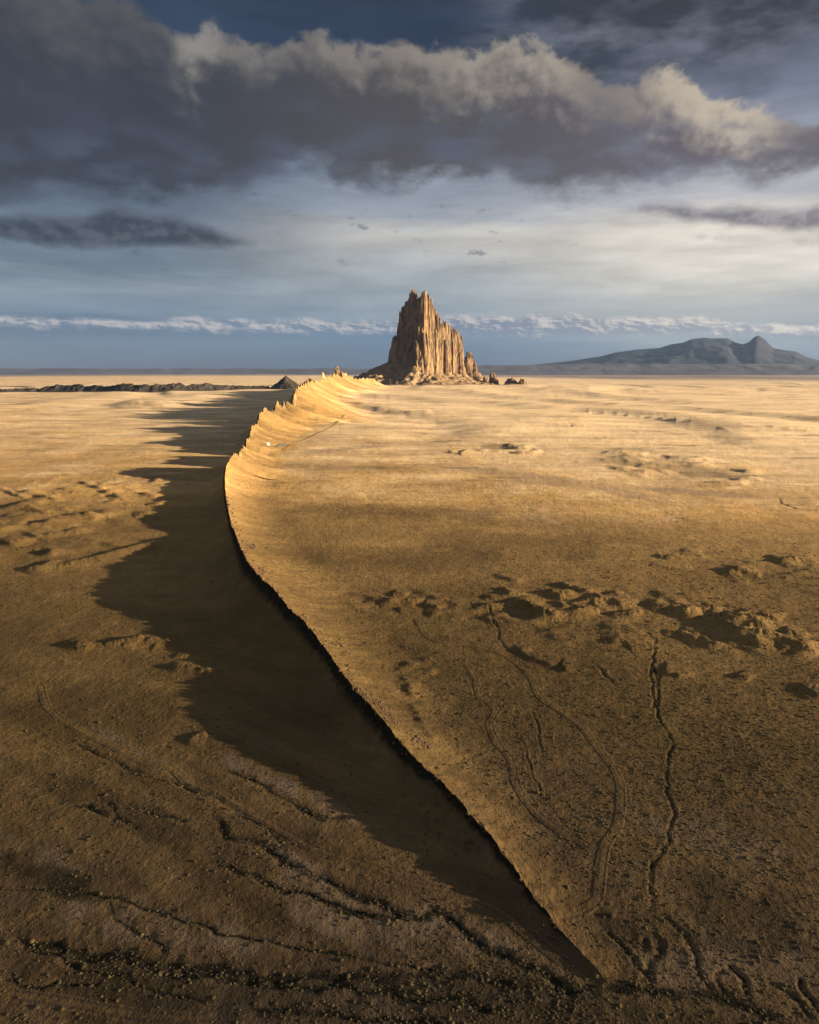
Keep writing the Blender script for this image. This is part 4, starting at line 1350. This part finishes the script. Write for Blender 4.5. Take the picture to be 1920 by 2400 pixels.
# ------------------------------------------------------------------ scrub
def scrub_tree(mat):
    t = bpy.data.node_groups.new("scatter_scrub", 'GeometryNodeTree')
    t.interface.new_socket("Geometry", in_out='INPUT', socket_type='NodeSocketGeometry')
    t.interface.new_socket("Geometry", in_out='OUTPUT', socket_type='NodeSocketGeometry')
    N = t.nodes.new
    gi, go = N('NodeGroupInput'), N('NodeGroupOutput')
    ico = N('GeometryNodeMeshIcoSphere')
    ico.inputs['Radius'].default_value = 1
    ico.inputs['Subdivisions'].default_value = 2
    sp_ = N('GeometryNodeSetPosition')
    no = N('ShaderNodeTexNoise')
    no.inputs['Scale'].default_value = 2.6
    vm = N('ShaderNodeVectorMath')
    vm.operation = 'SUBTRACT'
    vm.inputs[1].default_value = (0.5, 0.5, 0.5)
    vs = N('ShaderNodeVectorMath')
    vs.operation = 'SCALE'
    vs.inputs['Scale'].default_value = 1.9
    sm = N('GeometryNodeSetMaterial')
    sm.inputs['Material'].default_value = mat
    ip = N('GeometryNodeInstanceOnPoints')
    na = N('GeometryNodeInputNamedAttribute')
    na.data_type = 'FLOAT_VECTOR'
    na.inputs['Name'].default_value = "size"
    rv = N('FunctionNodeRandomValue')
    rv.data_type = 'FLOAT_VECTOR'
    rv.inputs[1].default_value = (0, 0, 6.28)
    L = t.links.new
    L(ico.outputs['Mesh'], sp_.inputs['Geometry'])
    L(no.outputs['Color'], vm.inputs[0])
    L(vm.outputs[0], vs.inputs[0])
    L(vs.outputs[0], sp_.inputs['Offset'])
    L(sp_.outputs[0], sm.inputs[0])
    L(gi.outputs[0], ip.inputs['Points'])
    L(sm.outputs[0], ip.inputs['Instance'])
    L(na.outputs['Attribute'], ip.inputs['Scale'])
    L(rv.outputs[0], ip.inputs['Rotation'])
    L(ip.outputs[0], go.inputs[0])
    return t


rs = np.random.RandomState(77)
NS = 210000
py_ = 2240 - (2240 - 1060) * rs.rand(NS) ** 1.0
px_ = rs.uniform(-150, 1875, NS)
zc1 = None
cx_, cy_ = px_ - CX, CY - py_
dyy = FP * math.cos(PITCH) + cy_ * math.sin(PITCH)
dzz = -FP * math.sin(PITCH) + cy_ * math.cos(PITCH)
t_ = -CAM_H / dzz
sx_, sy_ = cx_ * t_, dyy * t_
dens = 0.5 + 0.5 * fbm(sx_ / 22, sy_ / 22, 4, 201) + 0.25 * fbm(sx_ / 5, sy_ / 5, 2, 203)
right_side = sstep(sx_, -60, 60)
keep = rs.rand(NS) < np.clip(dens * (0.45 + 0.55 * right_side), 0, 1) * (1 - 0.80 * sstep(py_, 1500, 1900)) * np.where(sx_ < 0, 0.6, 1.0) * sstep(py_, 1050, 1260)
# strips of brush in the gullies
ex = []
for P, dk in GPOLYS:
    s_ = np.r_[0, np.cumsum(np.hypot(*np.diff(P, axis=0).T))]
    n_ = int(s_[-1] * 1.7 * np.clip(dk, 0.7, 1.4))
    u = rs.rand(n_) * s_[-1]
    ex.append(np.stack([np.interp(u, s_, P[:, 0]) + rs.randn(n_) * dk * 0.55, np.interp(u, s_, P[:, 1]) + rs.randn(n_) * dk * 0.55], 1))
ex = np.vstack(ex)
X2 = np.r_[sx_[keep], ex[:, 0]]
Y2 = np.r_[sy_[keep], ex[:, 1]]
isx = np.r_[np.zeros(keep.sum(), bool), np.ones(len(ex), bool)]
z_, fr = surf(X2, Y2)
ok = ~((np.abs(fr) < 0.02) | ((fr > 0) & (fr < 0.55) & (rs.rand(len(fr)) < 0.75)))
X2, Y2, z_, isx = X2[ok], Y2[ok], z_[ok], isx[ok]
sz = np.clip(rs.lognormal(-2.05, 0.42, len(X2)), 0.06, 0.5) * (1 + 0.5 * sstep(np.hypot(X2, Y2), 220, 420)) * np.where(isx, 1.05, 1.0)
print("scrub", len(X2))
me = bpy.data.meshes.new("desert_scrub")
me.vertices.add(len(X2))
me.vertices.foreach_set("co", np.stack([X2, Y2, z_ + sz * 0.15], 1).astype(np.float32).ravel())
at_ = me.attributes.new("size", 'FLOAT_VECTOR', 'POINT')
at_.data.foreach_set("vector", np.stack([sz * 1.1, sz * 1.1, sz * rs.uniform(0.32, 0.68, len(sz))], 1).astype(np.float32).ravel())
scrub = bpy.data.objects.new("desert_scrub", me)
COL.objects.link(scrub)
kind(scrub, "stuff")
md = scrub.modifiers.new("scatter", 'NODES')
md.node_group = scrub_tree(M_BUSH)

# the larger bushes along the washes, one by one
def bush_mesh(seed):
    rs_ = np.random.RandomState(seed)
    parts = []
    for k in range(6):
        a_, q_ = rs_.rand() * 6.28, rs_.rand() ** 0.5 * 0.6
        parts.append(boulder((q_ * math.cos(a_), q_ * math.sin(a_), rs_.uniform(0.15, 0.5)), rs_.uniform(0.3, 0.5), seed * 10 + k, 6))
    V_, F_ = merge(parts)
    return V_, F_


protos = []
bigP = [GPOLYS[i][0] for i in (0, 5, 2, 6, 7, 18, 1, 10)]
allp = np.vstack([catmull(P[::3], 4) for P in bigP])
sel = allp[(allp[:, 1] < 200) & (allp[:, 1] > 84)]
sel = sel[np.abs(np.arctan2(sel[:, 0], sel[:, 1])) < 0.62]
sel = sel[rs.permutation(len(sel))[:240]]
sel = sel + rs.randn(*sel.shape) * 0.9
bz, _ = surf(sel[:, 0], sel[:, 1])
for i, (p_, z0) in enumerate(zip(sel, bz)):
    if i < 4:
        o = mesh_obj("desert_bush", *bush_mesh(50 + i), M_BUSH, smooth=False)
        protos.append(o)
    else:
        o = protos[i % 4].copy()
        COL.objects.link(o)
    s_ = rs.uniform(0.18, 0.38)
    o.location = (p_[0], p_[1], z0 - 0.05)
    o.rotation_euler = (0, 0, rs.rand() * 6.28)
    o.scale = (s_, s_, s_ * rs.uniform(0.7, 1.0))
    tag(o, "dry golden bush growing along a dark wash in the foreground", "bush", "bushes along the foreground washes")

# ------------------------------------------------------------------ unseen cloud added to the right to lay thin shade over the foreground
M_CLOUD = bpy.data.materials.new("cloud_vapour")
M_CLOUD.use_nodes = True
ct_ = M_CLOUD.node_tree
ct_.nodes.clear()
cv = ct_.nodes.new('ShaderNodeVolumePrincipled')
cv.inputs['Color'].default_value = (0.95, 0.95, 0.96, 1)
cv.inputs['Density'].default_value = 0.00095
co = ct_.nodes.new('ShaderNodeOutputMaterial')
ct_.links.new(cv.outputs[0], co.inputs['Volume'])
CZ = 2300.0
th_, ph_ = np.meshgrid(np.linspace(0, 2 * math.pi, 72, endpoint=False), np.linspace(-math.pi / 2 + 0.03, math.pi / 2 - 0.03, 40))
ux, uy, uz = np.cos(ph_) * np.cos(th_), np.cos(ph_) * np.sin(th_), np.sin(ph_)
lump = 1 + 0.22 * fbm(ux * 2.2 + uz * 1.7, uy * 2.2 - uz * 1.3, 5, 301)
cdist = CZ / math.tan(SUN_EL)
cc0 = np.array([cdist * math.cos(SUN_BACK) + 60, cdist * math.sin(SUN_BACK) - 420, CZ])
CV = np.stack([ux * 750 * lump, uy * 900 * lump, np.where(uz > 0, uz * 420, uz * 260) * lump], -1).reshape(-1, 3)
cl_ = mesh_obj("clouds", CV, grid_faces(40, 72, True), M_CLOUD)
cl_.location = tuple(cc0)
kind(cl_, "stuff")

# ------------------------------------------------------------------ haze
M_HAZE = bpy.data.materials.new("haze_air")
M_HAZE.use_nodes = True
ht_ = M_HAZE.node_tree
ht_.nodes.clear()
pv = ht_.nodes.new('ShaderNodeVolumePrincipled')
pv.inputs['Color'].default_value = (0.36, 0.57, 1.0, 1)
pv.inputs['Density'].default_value = 5.8e-6
ho = ht_.nodes.new('ShaderNodeOutputMaterial')
ht_.links.new(pv.outputs[0], ho.inputs['Volume'])
zmin = float(GZ.min()) - 20
hz_ = mesh_obj("haze", *box(-30000, 30000, -30000, 30000, zmin, 1250), M_HAZE, smooth=False)
kind(hz_, "stuff")
